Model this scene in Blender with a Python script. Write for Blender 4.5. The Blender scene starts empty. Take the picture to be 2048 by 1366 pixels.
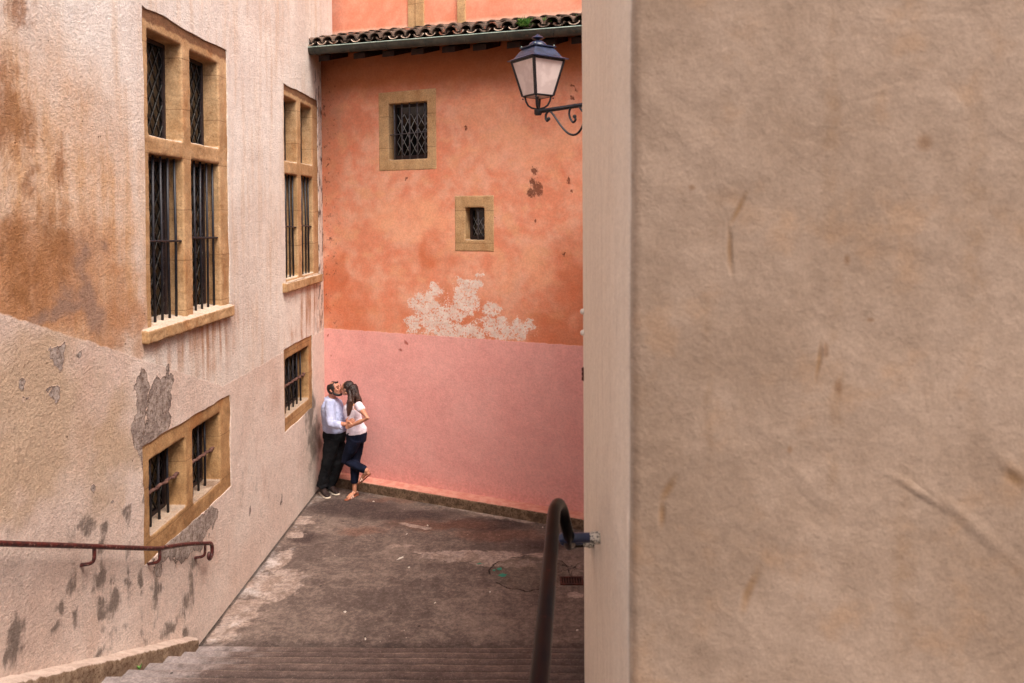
import bpy, bmesh, math, random
import numpy as np
from mathutils import Vector, Matrix, noise as mnoise
from mathutils.geometry import tessellate_polygon
random.seed(7)
mnoise.seed_set(5)
PI = math.pi
R = math.radians
S = bpy.context.scene
COL = S.collection

# ------------------------------------------------------------------ camera
F, CXP, CYP = 1500.0, 1024.0, 461.617
PITCH, ROLL, YAW = 1.2, -0.35, 1.2292
CAM = Vector((0, 0, 4.13))
RM = Matrix.Rotation(R(YAW), 3, 'Z') @ Matrix.Rotation(R(90 - PITCH), 3, 'X') @ Matrix.Rotation(R(ROLL), 3, 'Z')
cd = bpy.data.cameras.new('camera')
cam = bpy.data.objects.new('camera', cd)
COL.objects.link(cam)
cam.matrix_world = Matrix.Translation(CAM) @ RM.to_4x4()
cd.sensor_width = 36
cd.lens = F / 2048 * 36
cd.shift_y = (CYP - 683) / 2048
cd.clip_start = 0.05
cd.clip_end = 500
cd.dof.use_dof = True
cd.dof.focus_distance = 10.2
cd.dof.aperture_fstop = 4.0
S.camera = cam

# survey helpers: a bearing read off the photograph met with a known surface of the place
def ray(px, py):
    return RM @ Vector(((px - CXP) / F, -(py - CYP) / F, -1))
def hit(px, py, p0, n):
    d = ray(px, py)
    return CAM + d * ((Vector(p0) - CAM).dot(n) / d.dot(n))
def G(px, py, z=0.0):
    return hit(px, py, (0, 0, z), Vector((0, 0, 1)))
WX = -3.2                                   # the left wall's plane
def L(px, py, x=WX):
    return hit(px, py, (x, 0, 0), Vector((1, 0, 0)))
DD = Vector((0.92097, -0.38963, 0)).normalized()   # along the orange wall
NN = Vector((DD.y, -DD.x, 0))                      # out of it, to the yard
B0 = Vector((-2.365, 11.274, 0))
def BW(u, z, o=0.0):
    return B0 + DD * u + NN * o + Vector((0, 0, z))
def BU(px, py, o=0.0):
    P = hit(px, py, B0 + NN * o, NN)
    return (P - B0).dot(DD), P.z

# ------------------------------------------------------------------ objects
def link(o, parent=None):
    COL.objects.link(o)
    if parent is not None:
        o.parent = parent
        o.matrix_parent_inverse = wm(parent).inverted()
    return o
def wm(o):
    m = o.matrix_basis.copy()
    if o.parent:
        m = wm(o.parent) @ o.matrix_parent_inverse @ m
    return m
def empty(name, loc, rz=0):
    o = bpy.data.objects.new(name, None)
    o.location = loc
    o.rotation_euler = (0, 0, rz)
    o.empty_display_size = 0.2
    return link(o)
def tag(o, label=None, cat=None, group=None, kind=None):
    if label: o['label'] = label
    if cat: o['category'] = cat
    if group: o['group'] = group
    if kind: o['kind'] = kind
    return o

class MB:
    def __init__(s):
        s.v = []; s.f = []
    def add(s, vs, fs):
        b = len(s.v)
        s.v += [Vector(v) for v in vs]
        s.f += [tuple(b + i for i in f) for f in fs]
        return s
    def hexa(s, q):            # 8 corners: 4 bottom, 4 top
        return s.add(q, [(0, 3, 2, 1), (4, 5, 6, 7), (0, 1, 5, 4), (1, 2, 6, 5), (2, 3, 7, 6), (3, 0, 4, 7)])
    def box(s, x0, x1, y0, y1, z0, z1):
        return s.hexa([(x0, y0, z0), (x1, y0, z0), (x1, y1, z0), (x0, y1, z0), (x0, y0, z1), (x1, y0, z1), (x1, y1, z1), (x0, y1, z1)])
    def bbox(s, u0, u1, o0, o1, z0, z1):     # box in the orange wall's frame
        return s.hexa([BW(u0, z0, o0), BW(u1, z0, o0), BW(u1, z0, o1), BW(u0, z0, o1), BW(u0, z1, o0), BW(u1, z1, o0), BW(u1, z1, o1), BW(u0, z1, o1)])
    def tube(s, pts, ra, rb=None, adir=None, n=12, cap=True):
        pts = [Vector(p) for p in pts]
        m = len(pts)
        if not hasattr(ra, '__len__'): ra = [ra] * m
        rb = rb if rb is not None else ra
        if not hasattr(rb, '__len__'): rb = [rb] * m
        ra, rb = list(ra), list(rb)
        T = []
        for i in range(m):
            a = pts[max(i - 1, 0)]; b = pts[min(i + 1, m - 1)]
            T.append((b - a).normalized())
        if cap:                # rounded ends
            e0 = max(ra[0], rb[0]) * 0.55; e1 = max(ra[-1], rb[-1]) * 0.55
            pts = [pts[0] - T[0] * e0, pts[0] - T[0] * e0 * .7] + pts + [pts[-1] + T[-1] * e1 * .7, pts[-1] + T[-1] * e1]
            T = [T[0]] * 2 + T + [T[-1]] * 2
            ra = [ra[0] * .25, ra[0] * .72] + ra + [ra[-1] * .72, ra[-1] * .25]
            rb = [rb[0] * .25, rb[0] * .72] + rb + [rb[-1] * .72, rb[-1] * .25]
        m = len(pts)
        if adir is not None: A = Vector(adir)
        else:
            A = Vector((0, 0, 1)) if abs(T[0].z) < .9 else Vector((1, 0, 0))
        b = len(s.v)
        for i in range(m):
            a = A - T[i] * A.dot(T[i])
            if a.length < 1e-4: a = T[i].orthogonal()
            a.normalize()
            if adir is None: A = a
            c = T[i].cross(a)
            for k in range(n):
                t = 2 * PI * k / n
                s.v.append(pts[i] + a * (ra[i] * math.cos(t)) + c * (rb[i] * math.sin(t)))
        for i in range(m - 1):
            for k in range(n):
                k2 = (k + 1) % n
                s.f.append((b + i * n + k, b + i * n + k2, b + (i + 1) * n + k2, b + (i + 1) * n + k))
        s.f.append(tuple(b + k for k in reversed(range(n))))
        s.f.append(tuple(b + (m - 1) * n + k for k in range(n)))
        return s
    def lathe(s, prof, loc=(0, 0, 0), n=20):
        b = len(s.v); L0 = Vector(loc)
        for r_, z_ in prof:
            for k in range(n):
                t = 2 * PI * k / n
                s.v.append(L0 + Vector((r_ * math.cos(t), r_ * math.sin(t), z_)))
        for i in range(len(prof) - 1):
            for k in range(n):
                k2 = (k + 1) % n
                s.f.append((b + i * n + k, b + i * n + k2, b + (i + 1) * n + k2, b + (i + 1) * n + k))
        s.f.append(tuple(b + k for k in reversed(range(n))))
        s.f.append(tuple(b + (len(prof) - 1) * n + k for k in range(n)))
        return s
    def ball(s, c, r, n=16, rot=None):
        c = Vector(c)
        if not hasattr(r, '__len__'): r = (r, r, r)
        b = len(s.v); m = n // 2 + 1
        for i in range(m + 1):
            p = PI * i / m
            for k in range(n):
                t = 2 * PI * k / n
                v = Vector((r[0] * math.sin(p) * math.cos(t), r[1] * math.sin(p) * math.sin(t), -r[2] * math.cos(p)))
                if rot: v = rot @ v
                s.v.append(c + v)
        for i in range(m):
            for k in range(n):
                k2 = (k + 1) % n
                s.f.append((b + i * n + k, b + i * n + k2, b + (i + 1) * n + k2, b + (i + 1) * n + k))
        return s
    def mesh(s, name):
        me = bpy.data.meshes.new(name)
        me.from_pydata([tuple(v) for v in s.v], [], s.f)
        bm = bmesh.new(); bm.from_mesh(me)
        bmesh.ops.remove_doubles(bm, verts=bm.verts, dist=1e-5)
        bmesh.ops.recalc_face_normals(bm, faces=bm.faces)
        bm.to_mesh(me); bm.free()
        return me
    def build(s, name, m, parent=None, smooth=False, bevel=0, voxel=0, disp=None, soft=0, auto=None):
        o = bpy.data.objects.new(name, s.mesh(name))
        link(o, parent)
        mods = False
        if voxel:
            r = o.modifiers.new('r', 'REMESH'); r.mode = 'VOXEL'; r.voxel_size = voxel; r.use_smooth_shade = True; mods = True
        if soft:
            q = o.modifiers.new('s', 'SMOOTH'); q.iterations = soft; q.factor = .5; mods = True
        if bevel:
            q = o.modifiers.new('b', 'BEVEL'); q.width = bevel; q.segments = 2; q.limit_method = 'ANGLE'; q.angle_limit = R(35); mods = True
        if disp:
            for k, (st, sz) in enumerate(disp):
                t = bpy.data.textures.new(name + '_relief', 'CLOUDS'); t.noise_scale = sz; t.noise_depth = 3
                q = o.modifiers.new('d%d' % k, 'DISPLACE'); q.texture = t; q.strength = st; q.mid_level = .5
                q.texture_coords = 'GLOBAL'; mods = True
        if mods:
            dg = bpy.context.evaluated_depsgraph_get()
            me = bpy.data.meshes.new_from_object(o.evaluated_get(dg))
            o.modifiers.clear(); o.data = me
        o.data.materials.clear(); o.data.materials.append(m)
        if smooth or voxel:
            for p in o.data.polygons: p.use_smooth = True
        if auto:
            for p in o.data.polygons: p.use_smooth = True
            o.data.set_sharp_from_angle(angle=R(auto))
        return o

# ------------------------------------------------------------------ node language
class X:
    def __init__(s, T, sock): s.T = T; s.s = sock
    def _m(a, op, b=None, c=None, clamp=False):
        n = a.T.new('ShaderNodeMath'); n.operation = op; n.use_clamp = clamp
        for i, v in enumerate((a, b, c)):
            if v is None: continue
            if isinstance(v, X): a.T.lk(v.s, n.inputs[i])
            else: n.inputs[i].default_value = v
        return X(a.T, n.outputs[0])
    def __add__(a, b): return a._m('ADD', b)
    __radd__ = __add__
    def __sub__(a, b): return a._m('SUBTRACT', b)
    def __rsub__(a, b): return (a * -1) + b
    def __mul__(a, b): return a._m('MULTIPLY', b)
    __rmul__ = __mul__
    def mx(a, b): return a._m('MAXIMUM', b)
    def mn(a, b): return a._m('MINIMUM', b)
    def clamp(a): return a._m('ADD', 0.0, clamp=True)
    def st(a, lo, hi):        # smoothstep
        n = a.T.new('ShaderNodeMapRange'); n.interpolation_type = 'SMOOTHSTEP'
        a.T.lk(a.s, n.inputs[0]); n.inputs[1].default_value = lo; n.inputs[2].default_value = hi
        return X(a.T, n.outputs[0])
class T:
    def __init__(s, name, rough=.9, spec=.25):
        s.m = bpy.data.materials.new(name); s.m.use_nodes = True
        s.nt = s.m.node_tree
        s.b = s.nt.nodes['Principled BSDF']
        s.b.inputs['Roughness'].default_value = rough
        s.b.inputs['Specular IOR Level'].default_value = spec
        s._pos = None; s.attrs = []
    def new(s, t): return s.nt.nodes.new(t)
    def lk(s, a, b): s.nt.links.new(a, b)
    def pos(s):
        if s._pos is None: s._pos = s.new('ShaderNodeNewGeometry').outputs['Position']
        return s._pos
    def normal(s):
        n = s.new('ShaderNodeNewGeometry').outputs['Normal']
        x = s.new('ShaderNodeSeparateXYZ'); s.lk(n, x.inputs[0])
        return [X(s, x.outputs[i]) for i in range(3)]
    def xyz(s, v=None):
        x = s.new('ShaderNodeSeparateXYZ'); s.lk(v or s.pos(), x.inputs[0])
        return [X(s, x.outputs[i]) for i in range(3)]
    def vec(s, a, b, c):
        n = s.new('ShaderNodeCombineXYZ')
        for i, v in enumerate((a, b, c)):
            if isinstance(v, X): s.lk(v.s, n.inputs[i])
            else: n.inputs[i].default_value = v
        return n.outputs[0]
    def vm(s, op, a, b):
        n = s.new('ShaderNodeVectorMath'); n.operation = op
        for i, v in enumerate((a, b)):
            if isinstance(v, (tuple, list)): n.inputs[i].default_value = v
            else: s.lk(v, n.inputs[i])
        return n.outputs[0]
    def noise(s, scale, det=4, rough=.55, v=None, dist=0, sc=None):
        v = v or s.pos()
        if sc: v = s.vm('MULTIPLY', v, sc)
        n = s.new('ShaderNodeTexNoise'); s.lk(v, n.inputs['Vector'])
        n.inputs['Scale'].default_value = scale; n.inputs['Detail'].default_value = det
        n.inputs['Roughness'].default_value = rough; n.inputs['Distortion'].default_value = dist
        return X(s, n.outputs[0])
    def noisev(s, scale, det=3, v=None):
        n = s.new('ShaderNodeTexNoise'); s.lk(v or s.pos(), n.inputs['Vector'])
        n.inputs['Scale'].default_value = scale; n.inputs['Detail'].default_value = det
        return n.outputs['Color']
    def vor(s, scale, v=None, feat='F1', rnd=1, sc=None):
        v = v or s.pos()
        if sc: v = s.vm('MULTIPLY', v, sc)
        n = s.new('ShaderNodeTexVoronoi'); n.feature = feat; s.lk(v, n.inputs['Vector'])
        n.inputs['Scale'].default_value = scale; n.inputs['Randomness'].default_value = rnd
        return X(s, n.outputs['Distance'])
    def grain(s, scale, amp, det=3, v=None, sc=None):
        return (s.noise(scale, det, .65, v=v, sc=sc).st(.34, .66) - .5) * (2 * amp) + 1
    def warp(s, v, scale, amp, det=4):
        c = s.noisev(scale, det, v)
        c = s.vm('SUBTRACT', c, (.5, .5, .5))
        c = s.vm('MULTIPLY', c, (amp, amp, amp))
        return s.vm('ADD', v, c)
    def blob(s, v, c, r, rot=0):      # 1 at c, 0 at radius r; c and r are 2D in (v.x, v.y)
        d = s.vm('SUBTRACT', v, (c[0], c[1], 0))
        if rot:
            n = s.new('ShaderNodeMapping'); n.vector_type = 'TEXTURE'; n.inputs['Rotation'].default_value = (0, 0, rot)
            s.lk(d, n.inputs[0]); d = n.outputs[0]
        d = s.vm('MULTIPLY', d, (1 / r[0], 1 / r[1], 0))
        g = s.new('ShaderNodeTexGradient'); g.gradient_type = 'SPHERICAL'; s.lk(d, g.inputs[0])
        return X(s, g.outputs['Fac'])
    def warpspec(s, scale, amp): return ('warp', scale, amp)
    def blobs(s, v, lst):
        if isinstance(v, tuple) and v and v[0] == 'warp':      # mask stored on the wall's own vertices
            nm = 'mask_%d' % len(s.attrs)
            s.attrs.append((nm, v[1], v[2], lst))
            n = s.new('ShaderNodeAttribute'); n.attribute_name = nm
            return X(s, n.outputs['Fac'])
        o = None
        for a in lst:
            b = s.blob(v, *a[:3]) if len(a) > 2 and not isinstance(a[2], str) else s.blob(v, *a[:2])
            o = b if o is None else o.mx(b)
        return o
    def mix(s, f, a, b):
        n = s.new('ShaderNodeMix'); n.data_type = 'RGBA'
        for sock, v in ((n.inputs[0], f), (n.inputs[6], a), (n.inputs[7], b)):
            if isinstance(v, X): s.lk(v.s, sock)
            elif isinstance(v, tuple): sock.default_value = (*v, 1)
            elif isinstance(v, (int, float)): sock.default_value = v
            else: s.lk(v, sock)
        return n.outputs[2]
    def mul(s, col, f):              # darken a colour by a factor socket
        n = s.new('ShaderNodeVectorMath'); n.operation = 'SCALE'
        s.lk(col, n.inputs[0]); s.lk(f.s, n.inputs['Scale'])
        return n.outputs[0]
    def out(s, col=None, height=None, dist=.01, strength=1, rough=None, metal=None):
        if col is not None:
            if isinstance(col, tuple): s.b.inputs['Base Color'].default_value = (*col, 1)
            else: s.lk(col, s.b.inputs['Base Color'])
        if height is not None:
            n = s.new('ShaderNodeBump'); n.inputs['Strength'].default_value = strength; n.inputs['Distance'].default_value = dist
            s.lk(height.s, n.inputs['Height']); s.lk(n.outputs[0], s.b.inputs['Normal'])
        if rough is not None: s.lk(rough.s, s.b.inputs['Roughness'])
        if metal is not None: s.b.inputs['Metallic'].default_value = metal
        return s.m
def c(r, g, b):                       # sRGB byte triple to linear
    return tuple(((x / 255) / 12.92 if x / 255 < .04045 else ((x / 255 + .055) / 1.055) ** 2.4) for x in (r, g, b))

# ------------------------------------------------------------------ materials
def lw(px, py):
    p = L(px, py); return (p.y, p.z)
MASKS = {}
def mat_left():
    t = T('weathered_pink_plaster', .92)
    x, y, z = t.xyz()
    P = t.vec(y, z, x)
    fine = t.noise(60, 5, .65); mid = t.noise(9, 5, .6); big = t.noise(1.1, 4, .5)
    streak = t.noise(1, 5, .6, sc=(1, 7, .7))
    W = t.warpspec(3.2, .3); W2 = t.warpspec(9, .09)
    col = t.mix(big.st(.35, .65), c(224, 209, 198), c(236, 225, 215))
    col = t.mix(streak.st(.45, .75) * .55, col, c(214, 182, 150))
    # broad ochre damp on the left part
    broad = t.blobs(W, [(lw(40, 430), (2.6, 2.0)), (lw(10, 620), (2.6, 1.1)), (lw(210, 560), (1.1, 1.0))])
    col = t.mix((broad.st(.1, .75) * (streak * .7 + mid * .6)).clamp() * 1.0, col, c(204, 152, 98))
    lowb = t.blobs(W, [(lw(60, 600), (2.0, .75)), (lw(250, 640), (.9, .6))])
    col = t.mix(lowb.st(.2, .8) * .75, col, c(178, 122, 78))
    brown = t.blobs(W2, [(lw(8, 215), (.3, .5)), (lw(10, 250), (.35, .3)), (lw(100, 470), (.22, .4)), (lw(125, 500), (.2, .45)), (lw(60, 560), (.35, .3)),
                         (lw(118, 330), (.12, .28)), (lw(35, 10), (.22, .2)), (lw(60, 370), (.1, .25)), (lw(45, 250), (.3, .25)), (lw(30, 500), (.3, .3))])
    col = t.mix((brown + (mid - .5) * .9 + (t.noise(24, 6, .8, sc=(1, 1, .5)) - .5) * 1.3 + (streak - .5) * .5).st(.05, .95) * .8, col, c(150, 100, 60))
    grey = t.blobs(W, [(lw(165, 590), (.35, .35)), (lw(120, 620), (.3, .15))])
    col = t.mix((grey + (mid - .5) * .7 + (fine - .5) * .6).st(.12, .75) * .7, col, c(146, 122, 110))
    # brown runs under sills and beside the corner
    run = t.blobs(W, [(lw(420, 665), (1.4, .6)), (lw(620, 610), (.9, .7)), (lw(605, 690), (.8, .35))])
    col = t.mix((run.st(.1, .9) * streak.st(.4, .6)) * .85, col, c(180, 128, 92))
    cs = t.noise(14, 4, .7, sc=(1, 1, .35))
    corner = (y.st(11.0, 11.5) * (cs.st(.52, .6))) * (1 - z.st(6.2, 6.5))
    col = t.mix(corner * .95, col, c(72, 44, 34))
    # dado : painted band which follows the steps, then runs level
    edge = (2.36 + (7.75 - y) * .366).mx(2.36) + (t.noise(7, 3) - .5) * .05
    dado = (edge - z).st(-.006, .012)
    dcol = t.mix(big.st(.3, .7), c(218, 194, 180), c(228, 210, 198))
    ol = t.blobs(W, [(lw(70, 830), (1.3, .9)), (lw(220, 900), (1.0, .6)), (lw(20, 980), (1.0, .5))])
    dcol = t.mix(ol.st(.1, .8) * .6, dcol, c(178, 146, 106))
    dcol = t.mix((t.blobs(W, [(lw(80, 1200), (1.6, .9))]).st(.1, .9)) * .5, dcol, c(180, 148, 130))
    dcol = t.mix(t.noise(2.2, 5, .6, sc=(1, 1, .55)).st(.52, .72) * .4, dcol, c(200, 166, 146))
    dk = t.blobs(W, [(lw(628, 880), (.5, .5)), (lw(622, 820), (.3, .4))])
    dcol = t.mix((dk + (mid - .5) * .8).st(.15, .75) * .75, dcol, c(92, 82, 74))
    mould = t.blobs(W2, [(lw(150, 1165), (.1, .17)), (lw(158, 1230), (.06, .16)), (lw(198, 1165), (.13, .13)), (lw(228, 1200), (.15, .2)), (lw(205, 1220), (.06, .22)),
                         (lw(314, 1180), (.13, .33)), (lw(384, 1150), (.12, .38)), (lw(372, 1200), (.1, .2)), (lw(282, 1180), (.05, .25)), (lw(292, 1272), (.1, .1)), (lw(320, 1268), (.12, .1)),
                         (lw(195, 1307), (.1, .08)), (lw(250, 1270), (.05, .1)), (lw(225, 1270), (.04, .12)), (lw(165, 1050), (.25, .1)), (lw(205, 1075), (.06, .1)), (lw(253, 1030), (.06, .15)), (lw(345, 1250), (.3, .06)), (lw(372, 1262), (.1, .1)),
                         (lw(30, 1290), (.12, .2)), (lw(120, 1240), (.06, .14)), (lw(255, 1140), (.05, .35)), (lw(630, 1060), (.1, .5))])
    mm = (mould + (mid - .5) * .9 + (t.noise(26, 6, .8, sc=(1, 1, .3)) - .5) * 1.4 + (streak - .5) * 1.0)
    dcol = t.mix(mm.st(.12, .72) * .8, dcol, c(96, 84, 76))
    col = t.mix(dado, col, dcol)
    # fallen plaster: grey render shows
    peel = t.blobs(W2, [(lw(284, 795), (.17, .3)), (lw(276, 855), (.12, .28)), (lw(318, 835), (.3, .42)), (lw(316, 785), (.16, .2)), (lw(310, 890), (.38, .3)), (lw(338, 780), (.12, .26)), (lw(118, 705), (.11, .12)), (lw(108, 785), (.12, .07)),
                        (lw(45, 785), (.05, .08)), (lw(365, 1075), (.38, .3)), (lw(400, 1060), (.3, .26)), (lw(330, 1110), (.25, .16)), (lw(425, 1030), (.18, .14)), (lw(180, 995), (.03, .06)), (lw(224, 1010), (.07, .045)), (lw(168, 750), (.04, .08)),
                        (lw(300, 1000), (.13, .7)), (lw(160, 712), (.03, .05)), (lw(500, 1020), (.05, .12)), (lw(564, 1000), (.05, .1))])
    pm = (peel + (mid - .5) * .55 + (fine - .5) * .16)
    pk = pm.st(.30, .335)
    rim = pm.st(.22, .30) * (1 - pk)
    pcol = t.mix(mid.st(.4, .6), c(148, 132, 124), c(182, 166, 156))
    pcol = t.mix(t.noise(30, 4, .7).st(.5, .62) * .7, pcol, c(104, 78, 58))
    col = t.mix(rim * .5, col, c(226, 196, 180))
    col = t.mix(pk, col, pcol)
    col = t.mix(pm.st(.30, .312) * (1 - pm.st(.325, .35)) * .75, col, c(70, 50, 42))  # thin shadow line painted along the broken plaster edge
    # small pits and cracks
    pits = t.vor(9, v=P)
    pitm = (1 - pits.st(.04, .09)) * t.noise(2.3, 2).st(.55, .62)
    col = t.mix(pitm * .8, col, c(96, 66, 50))
    rc = t.noise(48, 4, .75)
    grain = (rc.st(.34, .66) - .5) * .24 + 1
    col = t.mul(col, grain)
    col = t.mul(col, t.grain(11, .05, 5))
    h = rc * 1.5 + mid * .6 + big * 2.5 + t.noise(3.2, 3) * 1.6 - pk * 1.5 - pitm * .8 + rim * .35 + (pk * t.noise(26, 4, .75)) * 1.6 + dado * .25
    MASKS['left'] = t.attrs
    return t.out(col, h, .016, 1)
def mat_orange(upper=False):
    t = T('faded_orange_limewash' if not upper else 'upper_orange_render', .92)
    x, y, z = t.xyz()
    d = t.vm('SUBTRACT', t.pos(), tuple(B0))
    n = t.new('ShaderNodeVectorMath'); n.operation = 'DOT_PRODUCT'; t.lk(d, n.inputs[0]); n.inputs[1].default_value = tuple(DD)
    u = X(t, n.outputs['Value'])
    P = t.vec(u, z, 0.0)
    fine = t.noise(60, 5, .6); mid = t.noise(6, 6, .62, v=P); big = t.noise(1.5, 6, .6, v=P, dist=.3)
    W = t.warpspec(2.5, .35)
    if upper:
        col = t.mix((big * .7 + mid * .3).st(.4, .62), c(226, 142, 112), c(232, 162, 134))
        col = t.mix((7.17 - (u * .035) - z + (mid - .5) * .05).st(-.04, .03) * .9, col, c(240, 190, 164))
        col = t.mul(col, t.grain(30, .07, 4))
        return t.out(col, fine * .4 + mid * .8, .008, .7)
    col = t.mix((big * .6 + mid * .4).st(.40, .60), c(222, 142, 110), c(228, 168, 140))
    col = t.mix(t.noise(3.5, 5, .6, v=P, sc=(.7, 1, 1)).st(.5, .66) * .75, col, c(226, 164, 126))
    col = t.mix(t.noise(2.2, 6, .65, v=t.vm('ADD', P, (5, 9, 0))).st(.52, .68) * .45, col, c(218, 122, 90))
    pale = t.blobs(W, [(BU(960, 210), (.9, .5)), (BU(860, 440), (1.3, .5)), (BU(1010, 270), (.8, .5)), (BU(1090, 280), (.6, .6)), (BU(790, 450), (1, .4)), (BU(1060, 540), (.7, .35))])
    col = t.mix(pale.st(.1, .8) * .6, col, c(236, 172, 136))
    # rain splash brown above the band, stain with painted shade under the eaves
    low = t.blobs(W, [(BU(700, 630), (1.0, .5)), (BU(1130, 650), (1.2, .6)), (BU(900, 640), (1.6, .6)), (BU(1150, 560), (.5, .9)), (BU(670, 560), (.4, .8)), (BU(860, 520), (.6, .4))])
    col = t.mix((low + (mid - .5) * .5).st(.05, .9) * .7, col, c(202, 110, 70))
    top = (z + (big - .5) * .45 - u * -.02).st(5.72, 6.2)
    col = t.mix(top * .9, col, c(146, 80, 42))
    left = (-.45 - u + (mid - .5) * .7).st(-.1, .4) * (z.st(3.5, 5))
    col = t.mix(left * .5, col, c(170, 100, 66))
    # white efflorescence
    sp = [(880, 640, .62, .42), (850, 612, .4, .3), (930, 600, .34, .3), (950, 575, .14, .16), (870, 580, .22, .16), (1000, 655, .5, .28), (1035, 660, .34, .2), (980, 615, .2, .14), (910, 660, .8, .2), (962, 548, .07, .06), (825, 650, .2, .18), (1045, 650, .3, .14), (925, 570, .22, .16)]
    eff = t.blobs(t.warpspec(7, .09), [(BU(a, b), (p_, q_)) for a, b, p_, q_ in sp])
    e = (eff.st(0, .6) * .5 + (t.noise(9, 8, .8, v=P) - .5) * 1.7 + (t.noise(34, 5, .85, v=P) - .5) * 2.0)
    em = e.st(.36, .46) * eff.st(0, .06)
    col = t.mix((e.st(.2, .4) * eff.st(0, .06)) * .35, col, c(236, 168, 132))
    col = t.mix(em * .88, col, t.mix(mid.st(.4, .6), c(226, 208, 196), c(236, 224, 214)))
    # nail holes and knocks
    sp = [(812, 358, .05), (932, 255, .05), (1068, 342, .11), (1064, 362, .08), (1075, 378, .18), (1062, 385, .12), (1070, 440, .05), (1088, 506, .04), (1128, 510, .045), (1137, 360, .07), (1143, 170, .06), (1146, 195, .06), (1152, 180, .04), (1145, 380, .03), (655, 330, .05), (648, 440, .04), (657, 435, .04),
          (668, 560, .03), (652, 590, .04), (650, 520, .03), (648, 215, .05), (664, 200, .03), (1090, 590, .02), (1098, 634, .02), (995, 435, .05), (985, 400, .04), (988, 432, .04)]
    kn = t.blobs(t.warpspec(20, .03), [(BU(a, b), (r_ * .75, r_ * .95)) for a, b, r_ in sp])
    k2 = (kn.st(.0, .8) * .78 + (t.noise(34, 5, .8, v=P) - .5) * 2.4).st(.38, .6) * kn.st(0, .1)
    col = t.mix(k2 * .85, col, c(112, 64, 46))
    # cracks and black specks by the corner
    cz = t.noise(11, 5, .75, v=P)
    col = t.mix((-.62 - u).st(-.2, .22) * cz.st(.56, .66) * z.st(2.3, 2.5) * .85, col, c(70, 40, 32))
    # fresh pink band
    pinkm = (2.382 + (t.noise(9, 3, v=P) - .5) * .035 - z).st(-.006, .006)
    pk = t.mix(t.noise(1.2, 4, v=P).st(.35, .65), c(230, 164, 156), c(233, 171, 163))
    pk = t.mix((t.noise(16, 5, .75, v=P) - z * .55).st(.3, .46) * .3, pk, c(202, 138, 124))
    pk = t.mix(t.noise(3, 6, .7, v=P).st(.5, .68) * .18, pk, c(214, 140, 134))
    spot = t.blobs(t.warpspec(20, .02), [(BU(812, 685), (.05, .05)), (BU(800, 698), (.05, .02)), (BU(1040, 943), (.03, .03)), (BU(661, 712), (.02, .025)), (BU(671, 738), (.015, .015)), (BU(656, 671), (.015, .02))])
    pk = t.mix(spot.st(.1, .5) * .8, pk, c(150, 66, 50))
    col = t.mix(pinkm, col, pk)
    col = t.mul(col, t.grain(34, .07, 4))
    col = t.mul(col, t.grain(7, .035, 5))
    h = fine * .4 + mid * .5 + big * 1.2 - k2 * 1.0 + em * .2 + pinkm * .3 + t.noise(2.6, 3) * .7
    MASKS['orange'] = t.attrs
    return t.out(col, h, .008, .8)
def mat_stone(name='ochre_window_stone', a=c(160, 124, 86), b=c(184, 150, 112), dark=True):
    t = T(name, .9)
    x, y, z = t.xyz(); nx, ny, nz = t.normal()
    mid = t.noise(7, 5, .6); fine = t.noise(55, 5, .7); big = t.noise(1.6, 3)
    col = t.mix((big * .5 + mid * .5).st(.38, .62), a, b)
    col = t.mix(t.noise(3, 4, .6, sc=(1, 1, .4)).st(.55, .75) * .6, col, c(158, 100, 52))
    col = t.mix(nz.st(.35, .8) * (.72 if dark else .5), col, c(198, 184, 170) if name.startswith('ochre') else c(164, 150, 138))           # paler upward faces
    jf = (z * 2.13 + big * .12 + x * .0)._m('FRACT')
    col = t.mix((1 - jf.st(.0, .03)) * .7, col, c(98, 66, 42))
    col = t.mix(t.noise(18, 6, .75).st(.5, .66) * .5, col, c(138, 100, 64))
    pit = (1 - t.vor(34).st(.08, .2)) * t.noise(5, 3).st(.48, .6)
    col = t.mix(pit * .7, col, c(96, 58, 34))
    if dark:                                                            # soot line on the lintels
        s1 = ((z + (mid - .5) * .12) - 5.79).st(-.01, .02) * (1 - (z - 5.95).st(0, .02))
        col = t.mix(s1 * .85, col, c(104, 68, 46))
    col = t.mul(col, t.grain(60, .16, 4))
    col = t.mul(col, t.grain(9, .10, 4))
    return t.out(col, fine * .6 + mid * .6 - pit * .8, .008, .9)
def mat_simple(name, a, b=None, rough=.6, spec=.4, scale=20, metal=0, bump=.002, wear=None):
    t = T(name, rough, spec)
    n = t.noise(scale, 5, .65)
    col = t.mix(n.st(.38, .62), a, b or a)
    if wear: col = t.mix((t.noise(scale * 1.7, 6, .75).st(*wear[1])) * .9, col, wear[0])
    return t.out(col, t.noise(scale * 3, 4, .7), bump, .8, metal=metal)
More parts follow.
